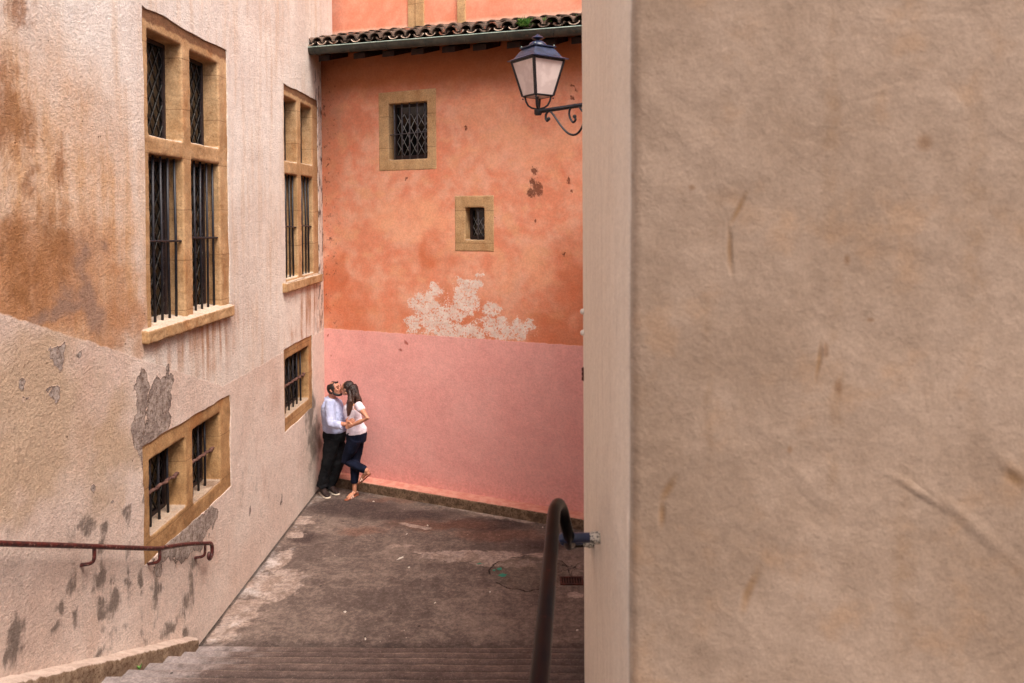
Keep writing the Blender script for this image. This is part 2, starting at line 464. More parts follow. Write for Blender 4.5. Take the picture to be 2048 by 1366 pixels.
def mat_asphalt():
    t = T('worn_asphalt', .88, .3)
    x, y, z = t.xyz()
    P = t.vec(x, y, 0.0)
    g = lambda px, py: tuple(G(px, py))[:2]
    W = t.warp(P, 3, .5, 6); W2 = t.warp(P, 8, .2, 6)
    big = t.noise(.9, 5, .6); mid = t.noise(5, 6, .65); fine = t.noise(70, 4, .7)
    col = t.mix((big * .55 + mid * .45).st(.4, .62), c(90, 76, 70), c(120, 104, 95))
    dark = t.blobs(W, [(g(700, 1015), (1.1, .4)), (g(820, 1030), (1.0, .3)), (g(610, 1075), (.3, .25)), (g(960, 1050), (1.0, .28)), (g(1100, 1090), (.5, .3)), (g(660, 1010), (.5, .3)), (g(605, 1083), (.2, .13))])
    col = t.mix((dark + (mid - .5) * .8).st(.12, .6) * .8, col, c(58, 44, 42))
    rb = t.blobs(W, [(g(880, 1050), (1.2, .3)), (g(1000, 1070), (1, .3)), (g(800, 1000), (.8, .2)), (g(720, 1060), (.5, .3))])
    col = t.mix((rb + (mid - .5) * .6).st(.15, .7) * .6, col, c(104, 70, 56))
    pale = t.blobs(W2, [(g(930, 1018), (.75, .1), -.4), (g(1010, 1035), (.8, .1), -.4), (g(830, 1052), (.42, .09), -.42), (g(605, 1045), (.3, .14)), (g(590, 1070), (.18, .2)), (g(800, 1092), (.26, .06)), (g(560, 1120), (.2, .5)), (g(520, 1170), (.28, .4)), (g(480, 1230), (.3, .42)), (g(490, 1205), (.42, .12)), (g(445, 1270), (.25, .35)),
                        (g(950, 1112), (1.0, .26)), (g(1010, 1125), (.7, .2)), (g(560, 1170), (.4, .6)), (g(870, 1105), (.5, .06)), (g(1080, 1110), (.3, .1)), (g(1150, 1190), (.12, .08)), (g(600, 1035), (.25, .08))])
    pm = (pale.st(0, .8) + (t.noise(9, 6, .72) - .5) * 1.5)
    pk = pm.st(.36, .62) * pale.st(0, .1)
    col = t.mix(pk * .72, col, t.mix(mid.st(.4, .6), c(146, 126, 114), c(168, 150, 140)))
    # pale edge by the wall
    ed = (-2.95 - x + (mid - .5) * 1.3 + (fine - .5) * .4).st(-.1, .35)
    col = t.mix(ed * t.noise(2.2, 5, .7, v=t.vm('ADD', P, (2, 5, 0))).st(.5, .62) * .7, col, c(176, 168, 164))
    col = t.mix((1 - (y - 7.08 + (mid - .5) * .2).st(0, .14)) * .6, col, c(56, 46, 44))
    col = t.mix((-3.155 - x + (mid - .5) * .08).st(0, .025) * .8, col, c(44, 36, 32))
    # round repaired patch with its crack
    pc = g(1060, 1145)
    Wc = t.warp(P, 7, .16, 5)
    d_ = t.vm('SUBTRACT', Wc, (pc[0], pc[1], 0)); d_ = t.vm('MULTIPLY', d_, (1 / .47, 1 / .42, 0))
    ln = t.new('ShaderNodeVectorMath'); ln.operation = 'LENGTH'; t.lk(d_, ln.inputs[0]); rr = X(t, ln.outputs['Value'])
    col = t.mix((1 - rr.st(.9, 1.0)) * .45, col, c(82, 72, 62))
    ring = rr.st(.96, .985) * (1 - rr.st(1.0, 1.03)) * t.noise(3, 2).st(.38, .46)
    cr = (1 - t.vor(3.2, v=Wc, feat='DISTANCE_TO_EDGE').st(.004, .016)) * (1 - X(t, t.blob(P, (pc[0] + .45, pc[1]), (.6, .35)).s).st(.3, .1) if False else t.blob(P, (pc[0] + .5, pc[1]), (.6, .4)).st(.15, .4))
    crack = ring.mx(cr)
    col = t.mix(crack * .85, col, c(30, 24, 22))
    # stones in the asphalt, chips, gum
    ag = t.vor(95)
    col = t.mix((1 - ag.st(.12, .32)) * t.noise(20, 2).st(.46, .56) * .55, col, c(158, 140, 130))
    v2 = t.vor(9); col = t.mix((1 - v2.st(.035, .06)) * t.noise(3.1, 2).st(.52, .56) * .9, col, c(206, 190, 178))
    v3 = t.vor(4.4, v=t.vm('ADD', P, (7, 3, 1))); col = t.mix((1 - v3.st(.045, .07)) * t.noise(2.1, 2).st(.5, .54) * .9, col, c(30, 22, 22))
    tq = t.blobs(t.warp(P, 25, .1, 3), [(g(1005, 1150), (.07, .07)), (g(1000, 1138), (.04, .05)), (g(960, 1127), (.05, .04)), (g(988, 1140), (.03, .03))])
    col = t.mix((tq + (fine - .5) * .8).st(.2, .45) * .8, col, c(20, 132, 110))
    col = t.mul(col, t.grain(7, .16, 6, v=P))
    col = t.mul(col, t.grain(20, .16, 5, v=P))
    col = t.mul(col, t.grain(52, .17, 3, v=P))
    h = fine * .8 + t.noise(160, 2, .7) * .4 + mid * .8 + pk * .4 - crack * 2.5 + big * 1.5
    return t.out(col, h, .008, .8)
def mat_step():
    t = T('worn_step_concrete', .88, .3)
    x, y, z = t.xyz(); nx, ny, nz = t.normal()
    mid = t.noise(5, 6, .65); big = t.noise(1.1, 4, .6)
    col = t.mix((big * .5 + mid * .5).st(.4, .62), c(86, 71, 66), c(106, 89, 82))
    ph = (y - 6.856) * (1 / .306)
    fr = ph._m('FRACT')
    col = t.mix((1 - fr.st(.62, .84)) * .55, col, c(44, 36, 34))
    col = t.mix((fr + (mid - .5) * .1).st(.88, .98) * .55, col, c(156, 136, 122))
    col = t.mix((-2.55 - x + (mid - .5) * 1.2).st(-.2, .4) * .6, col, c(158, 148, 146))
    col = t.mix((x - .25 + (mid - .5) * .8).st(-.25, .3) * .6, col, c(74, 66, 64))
    ag = t.vor(90)
    col = t.mix((1 - ag.st(.12, .32)) * t.noise(20, 2).st(.46, .56) * .55, col, c(160, 144, 134))
    v3 = t.vor(5); col = t.mix((1 - v3.st(.045, .07)) * t.noise(2.4, 2).st(.5, .54) * .9, col, c(28, 22, 22))
    col = t.mul(col, t.grain(9, .12, 6))
    col = t.mul(col, t.grain(24, .14, 5))
    col = t.mul(col, t.grain(60, .17, 3))
    return t.out(col, t.noise(80, 4, .7) * .6 + mid, .007, .8)
def mat_near():
    t = T('trowelled_beige_render', .9, .2)
    x, y, z = t.xyz()
    P = t.vec(x, z, 0.0)
    Y0 = 1.84
    q = lambda px, py: (lambda p: (p.x, p.z))(hit(px, py, (0, Y0, 0), Vector((0, 1, 0))))
    mid = t.noise(9, 5, .6); big = t.noise(1.7, 4, .55); sk = t.noise(24, 4, .6, dist=.8)
    side = (y - Y0).st(.006, .03)  # light balance put into the colour: front face darker, return paler
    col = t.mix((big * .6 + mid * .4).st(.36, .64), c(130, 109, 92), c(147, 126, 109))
    col = t.mix(t.noise(5, 4, .6, v=t.vm('ADD', P, (3, 1, 7))).st(.52, .7) * .4, col, c(148, 116, 88))
    gouge = t.blobs(t.warp(P, 6, .03, 2), [(q(1338, 980), (.018, .06), -.5), (q(1322, 1030), (.014, .05), -.1), (q(1500, 1180), (.02, .09), -.35), (q(1640, 720), (.01, .07), -.1),  (q(1460, 500), (.012, .09), .05), (q(1478, 420), (.012, .07), -.5), (q(2030, 960), (.05, .03), -.5)])
    col = t.mix(gouge.st(.1, .9) * .6, col, c(118, 86, 54))
    vs_ = t.blobs(t.warp(P, 5, .05, 4), [(q(1665, 250), (.03, .5)), (q(1672, 800), (.025, .5)), (q(1950, 500), (.05, .6)), (q(1420, 760), (.02, .3)), (q(1810, 1150), (.04, .4))])
    col = t.mix(vs_.st(0, .9) * t.noise(14, 5, .7).st(.35, .65) * .4, col, c(124, 96, 70))
    dots = t.blobs(P, [(q(1652, 700), (.012, .03)), (q(1678, 775), (.014, .03)), (q(1384, 375), (.012, .01)), (q(1266, 352), (.006, .012)), (q(1695, 520), (.012, .02)), (q(1580, 900), (.01, .014)), (q(1850, 285), (.03, .03)), (q(1742, 640), (.014, .008))])
    col = t.mix(dots.st(0, .8) * .55, col, c(112, 80, 54))
    # the return of the wall, brushed up and down, pale arris
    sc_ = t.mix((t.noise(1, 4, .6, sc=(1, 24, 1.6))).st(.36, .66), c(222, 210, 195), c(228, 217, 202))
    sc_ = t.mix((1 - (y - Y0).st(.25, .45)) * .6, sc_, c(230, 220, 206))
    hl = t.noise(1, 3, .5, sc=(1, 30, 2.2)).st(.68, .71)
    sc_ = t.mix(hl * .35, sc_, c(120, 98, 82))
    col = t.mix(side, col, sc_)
    col = t.mul(col, t.grain(150, .07, 3))
    col = t.mul(col, t.grain(60, .04, 4))
    col = t.mul(col, t.grain(26, .035, 5))
    ridge = t.blobs(t.warp(P, 4, .05, 2), [(q(1940, 1045), (.24, .03), -.72), (q(1845, 985), (.14, .02), -.5), (q(2040, 950), (.12, .03), -.8)])
    h = mid * .5 + sk * .22 + big * .8 + t.noise(110, 3, .6) * .15 + ridge.st(0, 1) * .38 - gouge.st(0, .9) * .3 + t.noise(3.5, 3, .5, dist=1.2) * 1.0
    return t.out(col, h, .011, .8)

M = {}
M['left'] = mat_left()
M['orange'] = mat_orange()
M['orange_up'] = mat_orange(True)
M['stone'] = mat_stone()
M['stone_old'] = mat_stone('worn_brown_window_stone', c(140, 104, 68), c(176, 138, 96))
M['stone_flat'] = mat_stone('painted_stone_surround', c(180, 144, 102), c(196, 162, 120), dark=False)
M['kerb_stone'] = mat_stone('stair_kerb_stone', c(150, 112, 78), c(176, 138, 100), dark=False)
M['asphalt'] = mat_asphalt()
M['step'] = mat_step()
M['near'] = mat_near()
M['plain_wall'] = mat_simple('plain_plaster', c(190, 160, 140), c(204, 176, 156), .9, .2, 3)
M['plinth'] = None
M['iron'] = mat_simple('black_iron', c(20, 20, 26), c(34, 34, 42), .5, .5, 30, wear=(c(92, 70, 60), (.62, .7)))
M['iron_blue'] = mat_simple('lantern_paint', c(24, 32, 56), c(38, 50, 80), .38, .5, 14, wear=(c(130, 130, 134), (.66, .72)))
M['rust'] = mat_simple('rusty_iron', c(48, 22, 18), c(86, 38, 28), .7, .4, 22, wear=(c(136, 100, 86), (.6, .68)))
M['rust_pale'] = mat_simple('flaking_rust', c(66, 42, 38), c(104, 74, 66), .85, .2, 26, wear=(c(150, 118, 104), (.55, .66)))
M['rail_red'] = mat_simple('worn_oxblood_paint', c(44, 16, 16), c(84, 30, 26), .5, .5, 22, wear=(c(160, 124, 112), (.57, .64)))
M['rail_black'] = mat_simple('handrail_black_paint', c(5, 5, 8), c(16, 7, 7), .3, .05, 9, bump=.0004, wear=(c(58, 24, 20), (.6, .68)))
M['white_paint'] = mat_simple('white_gloss_paint', c(214, 204, 190), c(232, 224, 212), .5, .4, 30)
M['chipped'] = mat_simple('chipped_pale_paint', c(196, 186, 168), c(214, 204, 186), .5, .4, 60, wear=(c(24, 26, 34), (.5, .56)))
M['gutter'] = mat_simple('grey_zinc', c(44, 48, 44), c(66, 66, 58), .45, .5, 7, metal=.3, wear=(c(96, 70, 56), (.6, .7)))
M['bead'] = mat_simple('zinc_bead', c(150, 172, 160), c(176, 196, 184), .4, .5, 9)
M['dark_wood'] = mat_simple('sooty_timber', c(34, 22, 18), c(52, 34, 26), .8, .2, 12)
M['lead'] = mat_simple('lead_came', c(150, 150, 150), c(190, 190, 186), .5, .5, 20)
M['lead_dark'] = mat_simple('tarnished_lead', c(40, 40, 40), c(66, 64, 60), .6, .4, 20)
M['bar_grey'] = mat_simple('grey_iron_bar', c(62, 60, 66), c(92, 88, 92), .55, .5, 20)
M['casement'] = mat_simple('dark_casement_paint', c(34, 24, 26), c(52, 38, 36), .55, .4, 14)
t = T('dark_window_glass', .12, .5); M['glass'] = t.out(t.mix(t.noise(4, 3).st(.4, .6), c(5, 5, 7), c(14, 15, 17)), t.noise(3, 2), .01, .3)
t = T('frosted_lantern_glass', .45, .5)
_x, _y, _z = t.xyz()
_dirt = ((_z - 5.56 + (t.noise(28, 4, .7) - .5) * .22).st(0, .09) * t.noise(22, 4, .75).st(.48, .56))
M['frost'] = t.out(t.mix(_dirt * .8, t.mix(t.noise(9, 3).st(.4, .6), c(206, 188, 184), c(220, 204, 200)), c(110, 84, 62)))
t.b.inputs['Subsurface Weight'].default_value = 0.0
def mat_tile():
    t = T('old_clay_tile', .9)
    m_ = t.noise(3.2, 3); f_ = t.noise(24, 5, .7)
    col = t.mix(m_.st(.4, .6), c(70, 58, 50), c(104, 86, 74))
    col = t.mix(t.noise(4.1, 2, v=t.vm('ADD', t.pos(), (4, 4, 4))).st(.64, .7) * .6, col, c(160, 92, 66))
    col = t.mix(f_.st(.52, .64) * .7, col, c(52, 44, 38))
    col = t.mix(t.noise(40, 4, .7).st(.6, .7) * .7, col, c(176, 160, 146))
    return t.out(col, f_ + t.noise(70, 3), .006, .9)
M['tile'] = mat_tile()
M['tile_lip'] = mat_simple('broken_tile_edge', c(188, 162, 142), c(214, 194, 176), .9, .2, 30)
def mat_plinth():
    t = T('plinth_stone', .9)
    nx, ny, nz = t.normal(); mid = t.noise(9, 5, .65)
    col = t.mix(mid.st(.35, .65), c(92, 74, 58), c(136, 112, 90))
    col = t.mix(t.noise(40, 4, .75).st(.5, .6) * .7, col, c(66, 50, 38))
    col = t.mix(nz.st(.5, .8), col, t.mix(mid.st(.4, .6), c(206, 150, 132), c(196, 128, 112)))
    col = t.mul(col, (t.noise(150, 3, .7) - .5) * .5 + 1)
    return t.out(col, t.noise(50, 4, .7) + mid, .008, .9)
M['plinth'] = mat_plinth()
def mat_skin(name, a, b):
    t = T(name, .5, .4)
    t.b.inputs['Subsurface Weight'].default_value = .08
    t.b.inputs['Subsurface Scale'].default_value = .01
    return t.out(t.mix(t.noise(14, 3).st(.35, .65), a, b), t.noise(90, 3), .001, .5)
M['skin_m'] = mat_skin('man_skin', c(176, 118, 96), c(194, 136, 112))
M['skin_w'] = mat_skin('woman_skin', c(180, 124, 98), c(198, 142, 114))
def mat_cloth(name, a, b, sc=6, wv=300):
    t = T(name, .9, .15)
    return t.out(t.mix(t.noise(sc, 4, .6).st(.35, .65), a, b), t.noise(26, 4, .6) * .8 + t.noise(wv, 2) * .15, .006, .9)
M['shirt'] = mat_cloth('pale_blue_shirt_cloth', c(166, 172, 204), c(186, 190, 218))
M['tee'] = mat_cloth('white_tee_cloth', c(214, 202, 214), c(232, 222, 230))
M['trouser'] = mat_cloth('charcoal_trouser_cloth', c(18, 18, 21), c(30, 31, 34))
M['jean'] = mat_cloth('navy_jean_cloth', c(14, 18, 34), c(24, 30, 50))
M['hair_m'] = mat_simple('black_brown_hair', c(24, 16, 16), c(44, 30, 26), .55, .4, 60, bump=.004)
def mat_hairw():
    t = T('long_brown_hair', .45, .5)
    x, y, z = t.xyz()
    st_ = t.noise(1, 5, .7, sc=(90, 90, 7))
    col = t.mix((1.62 - z).st(-.05, .4), c(34, 20, 18), c(92, 56, 38))
    col = t.mix(st_.st(.45, .65) * .6, col, c(26, 14, 12))
    return t.out(col, st_, .008, 1)
M['hair_w'] = mat_hairw()
M['shoe'] = mat_simple('dark_brown_shoe', c(34, 24, 24), c(54, 40, 36), .6, .3, 30)
M['sole'] = mat_simple('pale_rubber_sole', c(196, 180, 160), c(216, 202, 184), .7, .3, 30)
M['sandal'] = mat_simple('rose_gold_leather', c(188, 146, 128), c(216, 180, 160), .35, .5, 30)
M['sandal_sole'] = mat_simple('tan_sandal_sole', c(134, 74, 52), c(156, 94, 70), .6, .4, 30)
M['scrap'] = mat_simple('paper_scrap', c(196, 184, 170), c(222, 212, 200), .9, .2, 40)
t = T('moss_leaf', .7, .3); M['leaf'] = t.out(t.mix(t.noise(30, 3).st(.4, .6), c(60, 110, 40), c(120, 165, 84)))

# ------------------------------------------------------------------ setting: ground, stairs
m = MB(); m.add([(-40, -30, 0), (40, -30, 0), (40, 60, 0), (-40, 60, 0)], [(0, 1, 2, 3)])
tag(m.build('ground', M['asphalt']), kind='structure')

def stairs():
    RISE, TR, Y1, N = .133, .306, 6.856, 18
    prof = [(Y1 + .012, -.15)]
    for k in range(1, N + 1):
        yk = Y1 - TR * (k - 1); zk = RISE * k
        prof += [(yk + .010, zk - .128), (yk + .004, zk - .03), (yk - .003, zk - .010), (yk - .018, zk - .001), (yk - .06, zk)]
        prof += [(yk - TR + .05, zk + .002)]
    yt = Y1 - TR * N
    prof += [(yt, RISE * N), (yt - .6, RISE * N), (-4, RISE * N), (-4, -.15)]
    top = len(prof) - 1
    xs = [-3.25 + 4.2 * i / 84 for i in range(85)]
    b = MB(); vs = []
    for x in xs:
        for j, (y, z) in enumerate(prof):
            if 0 < j < top:
                w = mnoise.noise(Vector((x * 1.3, y * 2, z))) * .010 + mnoise.noise(Vector((x * 7, y * 5, z * 5))) * .004
                y2 = y + w; z2 = z + w * .5
            else: y2, z2 = y, z
            vs.append((x, y2, z2))
    n = len(prof); fs = []
    for i in range(len(xs) - 1):
        for j in range(n - 1):
            fs.append((i * n + j, (i + 1) * n + j, (i + 1) * n + j + 1, i * n + j + 1))
    b.add(vs, fs)
    b.f.append(tuple(range(n))); b.f.append(tuple((len(xs) - 1) * n + j for j in reversed(range(n))))
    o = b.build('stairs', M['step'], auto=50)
    tag(o, kind='structure')
stairs()

def stair_kerb():
    b = MB(); vs = []; n = 60
    ys = [6.84 - i * (6.84 + 1.0) / n for i in range(n + 1)]
    for y in ys:
        zt = .224 + (6.817 - y) * .464
        zt = min(zt, 3.0)
        w = mnoise.noise(Vector((0, y * 3, 0))) * .012
        vs += [(-3.25, y, zt - .9), (-3.075 + w * .5, y, zt - .9), (-3.078 + w * .5, y, zt - .035 + w), (-3.09, y, zt - .006 + w), (-3.20, y, zt + .008 + w), (-3.25, y, zt + .01)]
    fs = []
    for i in range(n):
        for k in range(6):
            k2 = (k + 1) % 6
            fs.append((i * 6 + k, i * 6 + k2, (i + 1) * 6 + k2, (i + 1) * 6 + k))
    fs += [(0, 1, 2, 3, 4, 5), tuple(n * 6 + k for k in (5, 4, 3, 2, 1, 0))]
    b.add(vs, fs)
    t = T('stair_kerb_plaster_top', .9)
    nx, ny, nz = t.normal(); mid = t.noise(9, 5, .65)
    col = t.mix(mid.st(.35, .65), c(118, 96, 78), c(150, 128, 106))
    col = t.mix(t.noise(34, 4, .75).st(.5, .6) * .7, col, c(88, 60, 40))
    col = t.mix((nz + (mid - .5) * .8).st(.35, .6), col, t.mix(mid.st(.4, .6), c(184, 162, 148), c(204, 184, 170)))
    m_ = t.out(t.mul(col, (t.noise(150, 3, .7) - .5) * .4 + 1), t.noise(50, 4, .7) + mid, .01, 1)
    o = b.build('kerb', m_, voxel=.016, disp=[(.016, .12), (.008, .03)])
    tag(o, kind='structure')
stair_kerb()

# ------------------------------------------------------------------ walls with openings
def wavy(y0, y1, z0, z1, amp=.012, step=.07, seed=0.0):
    c4 = [(y0, z0), (y1, z0), (y1, z1), (y0, z1)]
    out = []
    for i in range(4):
        a, b = c4[i], c4[(i + 1) % 4]
        ln = math.hypot(b[0] - a[0], b[1] - a[1]); n = max(2, int(ln / step))
        for k in range(n):
            f = k / n
            p = (a[0] + (b[0] - a[0]) * f, a[1] + (b[1] - a[1]) * f)
            w = mnoise.noise(Vector((p[0] * 2.2 + seed, p[1] * 2.2, i * 3.1))) * amp * 1.6 + mnoise.noise(Vector((p[0] * 9, p[1] * 9, seed + i))) * amp * .5
            nrm = ((b[1] - a[1]) / ln, -(b[0] - a[0]) / ln)
            out.append((p[0] + nrm[0] * w, p[1] + nrm[1] * w))
    return out
def wall_mesh(outer, holes, place, thick):
    """outer/holes: loops of (a, z); place(a, z, depth) gives the world point"""
    loops = [outer] + holes
    flat = [p for lp in loops for p in lp]
    tris = tessellate_polygon([[Vector((p[0], p[1], 0)) for p in lp] for lp in loops])
    n = len(flat)
    b = MB()
    vs = [place(p[0], p[1], 0) for p in flat] + [place(p[0], p[1], thick) for p in flat]
    fs = [tuple(t_) for t_ in tris] + [tuple(i + n for i in reversed(t_)) for t_ in tris]
    k = 0
    for lp in loops:
        for i in range(len(lp)):
            j = (i + 1) % len(lp)
            fs.append((k + i, k + j, k + j + n, k + i + n))
        k += len(lp)
    return b.add(vs, fs)

def cut_and_mask(o, key, step, lo, hi, to2d):
    """grid the visible part of a wall's face and store its stain masks on the vertices"""
    bm = bmesh.new(); bm.from_mesh(o.data)
    inv = [(Vector((1, 0, 0)) if key == 'orange' else Vector((0, 1, 0)))]
    for axis in (0, 1):
        v = lo[axis]
        while v <= hi[axis] + 1e-6:
            if key == 'orange':
                p0, n_ = (BW(v, 0), DD) if axis == 0 else (Vector((0, 0, v)), Vector((0, 0, 1)))
            else:
                p0, n_ = (Vector((0, v, 0)), Vector((0, 1, 0))) if axis == 0 else (Vector((0, 0, v)), Vector((0, 0, 1)))



            bmesh.ops.bisect_plane(bm, geom=bm.verts[:] + bm.edges[:] + bm.faces[:], plane_co=p0, plane_no=n_, dist=1e-5)
            v += step
    bm.to_mesh(o.data); bm.free()
    me = o.data; n = len(me.vertices)
    P2 = np.array([to2d(v.co) for v in me.vertices])
    cache = {}
    for nm, sc, amp, lst in MASKS[key]:
        if (sc, amp) not in cache:
            wv = np.zeros((n, 2))
            for i in range(n):
                q = Vector((P2[i, 0] * sc, P2[i, 1] * sc, 1.7))
                nv = mnoise.noise_vector(q) + mnoise.noise_vector(q * 2.1) * .5 + mnoise.noise_vector(q * 4.3) * .25
                wv[i] = (nv.x, nv.y)
            cache[(sc, amp)] = P2 + wv * amp
        Q = cache[(sc, amp)]
        val = np.zeros(n)
        for a in lst:
            cx, cy = a[0]; rx, ry = a[1]
            d = np.hypot((Q[:, 0] - cx) / rx, (Q[:, 1] - cy) / ry)
            val = np.maximum(val, np.clip(1 - d, 0, 1))
        at = me.attributes.new(nm, 'FLOAT', 'POINT'); at.data.foreach_set('value', val.astype(np.float32))

left_b = empty('plaster_building', (WX, 8.0, 0))
tag(left_b, 'tall pale pink building with stained plaster and ochre stone windows', 'building')
# (name, outer y0 y1 z0 z1, openings)
WA = dict(o=(6.21, 7.97, 3.12, 5.895), op=[(6.325, 6.945, 4.83, 5.73), (7.12, 7.762, 4.845, 5.723), (6.305, 6.93, 3.185, 4.67), (7.11, 7.765, 3.185, 4.68)], d=.20)
WB = dict(o=(9.81, 11.42, 3.20, 5.885), op=[(9.87, 10.41, 4.875, 5.728), (10.585, 11.15, 4.89, 5.738), (9.865, 10.415, 3.30, 4.70), (10.60, 11.15, 3.29, 4.71)], d=.20)
WC = dict(o=(6.10, 7.93, 1.235, 2.235), op=[(6.225, 6.9, 1.43, 2.075), (7.045, 7.69, 1.39, 2.095)], d=.23)
WD = dict(o=(9.69, 10.99, 1.30, 2.385), op=[(9.77, 10.825, 1.475, 2.24)], d=.20)
holes = []
for i, w in enumerate((WA, WB, WC, WD)):
    y0, y1, z0, z1 = w['o']
    holes.append(wavy(y0, y1, z0, z1, .014 if i != 2 else .02, .07, i * 7.3))
outer = [(-4.0, -.3), (12.33, -.3), (12.33, 12.5), (-4.0, 12.5)]
b = wall_mesh(outer, holes, lambda a, z, d: Vector((WX - d, a, z)), .5)
cut_and_mask(b.build('wall', M['left'], left_b), 'left', .05, (4.1, .0), (11.7, 6.6), lambda v: (v.y, v.z))

def hexring(pts):
    pass
def lattice(mb, y0, y1, z0, z1, place, dy=.11, dz=.19, r=.004, wob=.004):
    """diamond leading on a plane"""
    segs = []
    def clipseg(a, c_):
        # Liang-Barsky
        t0, t1 = 0.0, 1.0; dx = c_[0] - a[0]; dz_ = c_[1] - a[1]
        for p, q in ((-dx, a[0] - y0), (dx, y1 - a[0]), (-dz_, a[1] - z0), (dz_, z1 - a[1])):
            if abs(p) < 1e-9:
                if q < 0: return None
            else:
                r_ = q / p
                if p < 0: t0 = max(t0, r_)
                else: t1 = min(t1, r_)
        if t0 >= t1: return None
        return ((a[0] + t0 * dx, a[1] + t0 * dz_), (a[0] + t1 * dx, a[1] + t1 * dz_))
    H = z1 - z0; Wd = y1 - y0; sl = dz / dy
    k = -int(H / sl / dy) - 2
    while k * dy < Wd + H / sl + dy:
        for sg in (1, -1):
            a = (y0 + k * dy, z0 if sg > 0 else z1); e = (a[0] + H / sl, z1 if sg > 0 else z0)
            sgm = clipseg(a, e)
            if sgm: segs.append(sgm)
        k += 1
    for a, e in segs:
        mb.tube([place(a[0], a[1]), place((a[0] + e[0]) / 2 + random.uniform(-wob, wob), (a[1] + e[1]) / 2), place(e[0], e[1])], r, n=5, cap=False)

def left_window(w, sill=None, bars=(), barx=-3.27, rust=False, far=.05, stone=None, band=True, label=None, lead=True):
    y0, y1, z0, z1 = w['o']; D = w['d']; E_ = .035
    f = MB()
    X0, X1 = WX - .012, WX - D - .03      # front and back of the stone
    Y0, Y1, Z0, Z1 = y0 - E_, y1 + E_, z0 - E_, z1 + E_
    ys = sorted(set([Y0, Y1] + [v for o in w['op'] for v in o[:2]]))
    cols = {}
    for o in w['op']:
        key = round((o[0] + o[1]) / 2 * 2)
        cols.setdefault(key, []).append(o)
    cl = sorted(cols.values(), key=lambda q: q[0][0])
    # vertical members
    prev = Y0
    for q in cl:
        a = min(o[0] for o in q) + .004
        f.box(X1, X0, prev, a, Z0, Z1); prev = max(o[1] for o in q) - .004
    f.box(X1, X0, prev, Y1, Z0, Z1)
    for q in cl:                           # lintel, transom, base within each light's column
        q = sorted(q, key=lambda o: o[2])
        a = min(o[0] for o in q) - .02; e = max(o[1] for o in q) + .02
        zz = Z0
        for o in q:
            f.box(X1, X0, a, e, zz, o[2]); zz = o[3]
        f.box(X1, X0, a, e, zz, Z1)
    fr = f.build('window', stone or M['stone'], left_b, voxel=.013, soft=1, disp=[(.012, .16), (.007, .035)])
    if label: fr['label'] = label
    # rebate strips inside each light, pane, casement
    for o in w['op']:
        a, e, g0, g1 = o
        p = MB().box(WX - D - .012, WX - D + .006, a - .02, e + .02, g0 - .02, g1 + .02).build('pane', M['glass'], fr)
        cs = MB()
        xx = WX - D + .03; s_ = .035
        for q in ((a, a + s_, g0, g1), (e - s_, e, g0, g1), (a + s_, e - s_, g0, g0 + s_), (a + s_, e - s_, g1 - s_, g1)):
            cs.box(WX - D + .004, xx, q[0], q[1], q[2], q[3])
        cs.build('casement_frame', M['casement'], fr, bevel=.004)
        if lead:
            ld = MB(); lattice(ld, a + s_, e - s_, g0 + s_, g1 - s_, lambda yy, zz: (WX - D + .012, yy, zz), .12, .19, .0045)
            ld.build('leading', M['lead_dark'], fr, smooth=True)
    for bar in bars:
        o, n = bar
        a, e, g0, g1 = o
        g = MB()
        for k in range(n):
            yy = a + .04 + (e - a - .04 - far) * k / (n - 1) + random.uniform(-.006, .006)
            g.tube([(barx, yy, g0 - .01), (barx + random.uniform(-.006, .006), yy + random.uniform(-.005, .005), (g0 + g1) / 2), (barx, yy, g1 + .01)], .0125, n=8, cap=False)
        xb = MB() if rust else g
        if band:
            zc = g0 + (g1 - g0) * .5
            pts = []
            N_ = 4 * n
            for k in range(N_ + 1):
                yy = a - .01 + (e - a + .02) * k / N_
                pts.append((barx + .022 + (.008 * math.sin(k * PI / 2) if rust else 0), yy, zc + (.01 * math.sin(k * 1.7) if rust else 0) - .02 * k / N_))
            xb.tube(pts, .010 if not rust else .014, .014 if not rust else .022, n=8)
        g.build('window_bars', M['iron'], fr, smooth=True)
        if rust: xb.build('cross_bar', M['rust_pale'], fr, voxel=.006, disp=[(.012, .05)])
    if sill:
        sy0, sy1, sz0, sz1, pr = sill
        s = MB()
        zi = sz1 + .045
        s.hexa([(WX - D - .02, sy0, sz0), (WX + pr, sy0, sz0 + .01), (WX + pr, sy1, sz0 + .01), (WX - D - .02, sy1, sz0), (WX - D - .02, sy0, zi), (WX + pr, sy0, sz1), (WX + pr, sy1, sz1), (WX - D - .02, sy1, zi)])
        s.build('window_sill', M['stone'], fr, voxel=.012, soft=1, disp=[(.018, .1), (.012, .03)])
    return fr
left_window(WA, (6.12, 7.94, 3.065, 3.188, .06), [(WA['op'][2], 5), (WA['op'][3], 5)])
left_window(WB, (9.68, 11.40, 3.125, 3.255, .06), [(WB['op'][2], 4), (WB['op'][3], 4)])
left_window(WC, None, [(WC['op'][0], 4), (WC['op'][1], 4)], barx=-3.31, rust=True, far=.16, stone=M['stone_old'])
left_window(WD, None, [(WD['op'][0], 6)], barx=-3.29, rust=True, far=.14, stone=M['stone_old'])

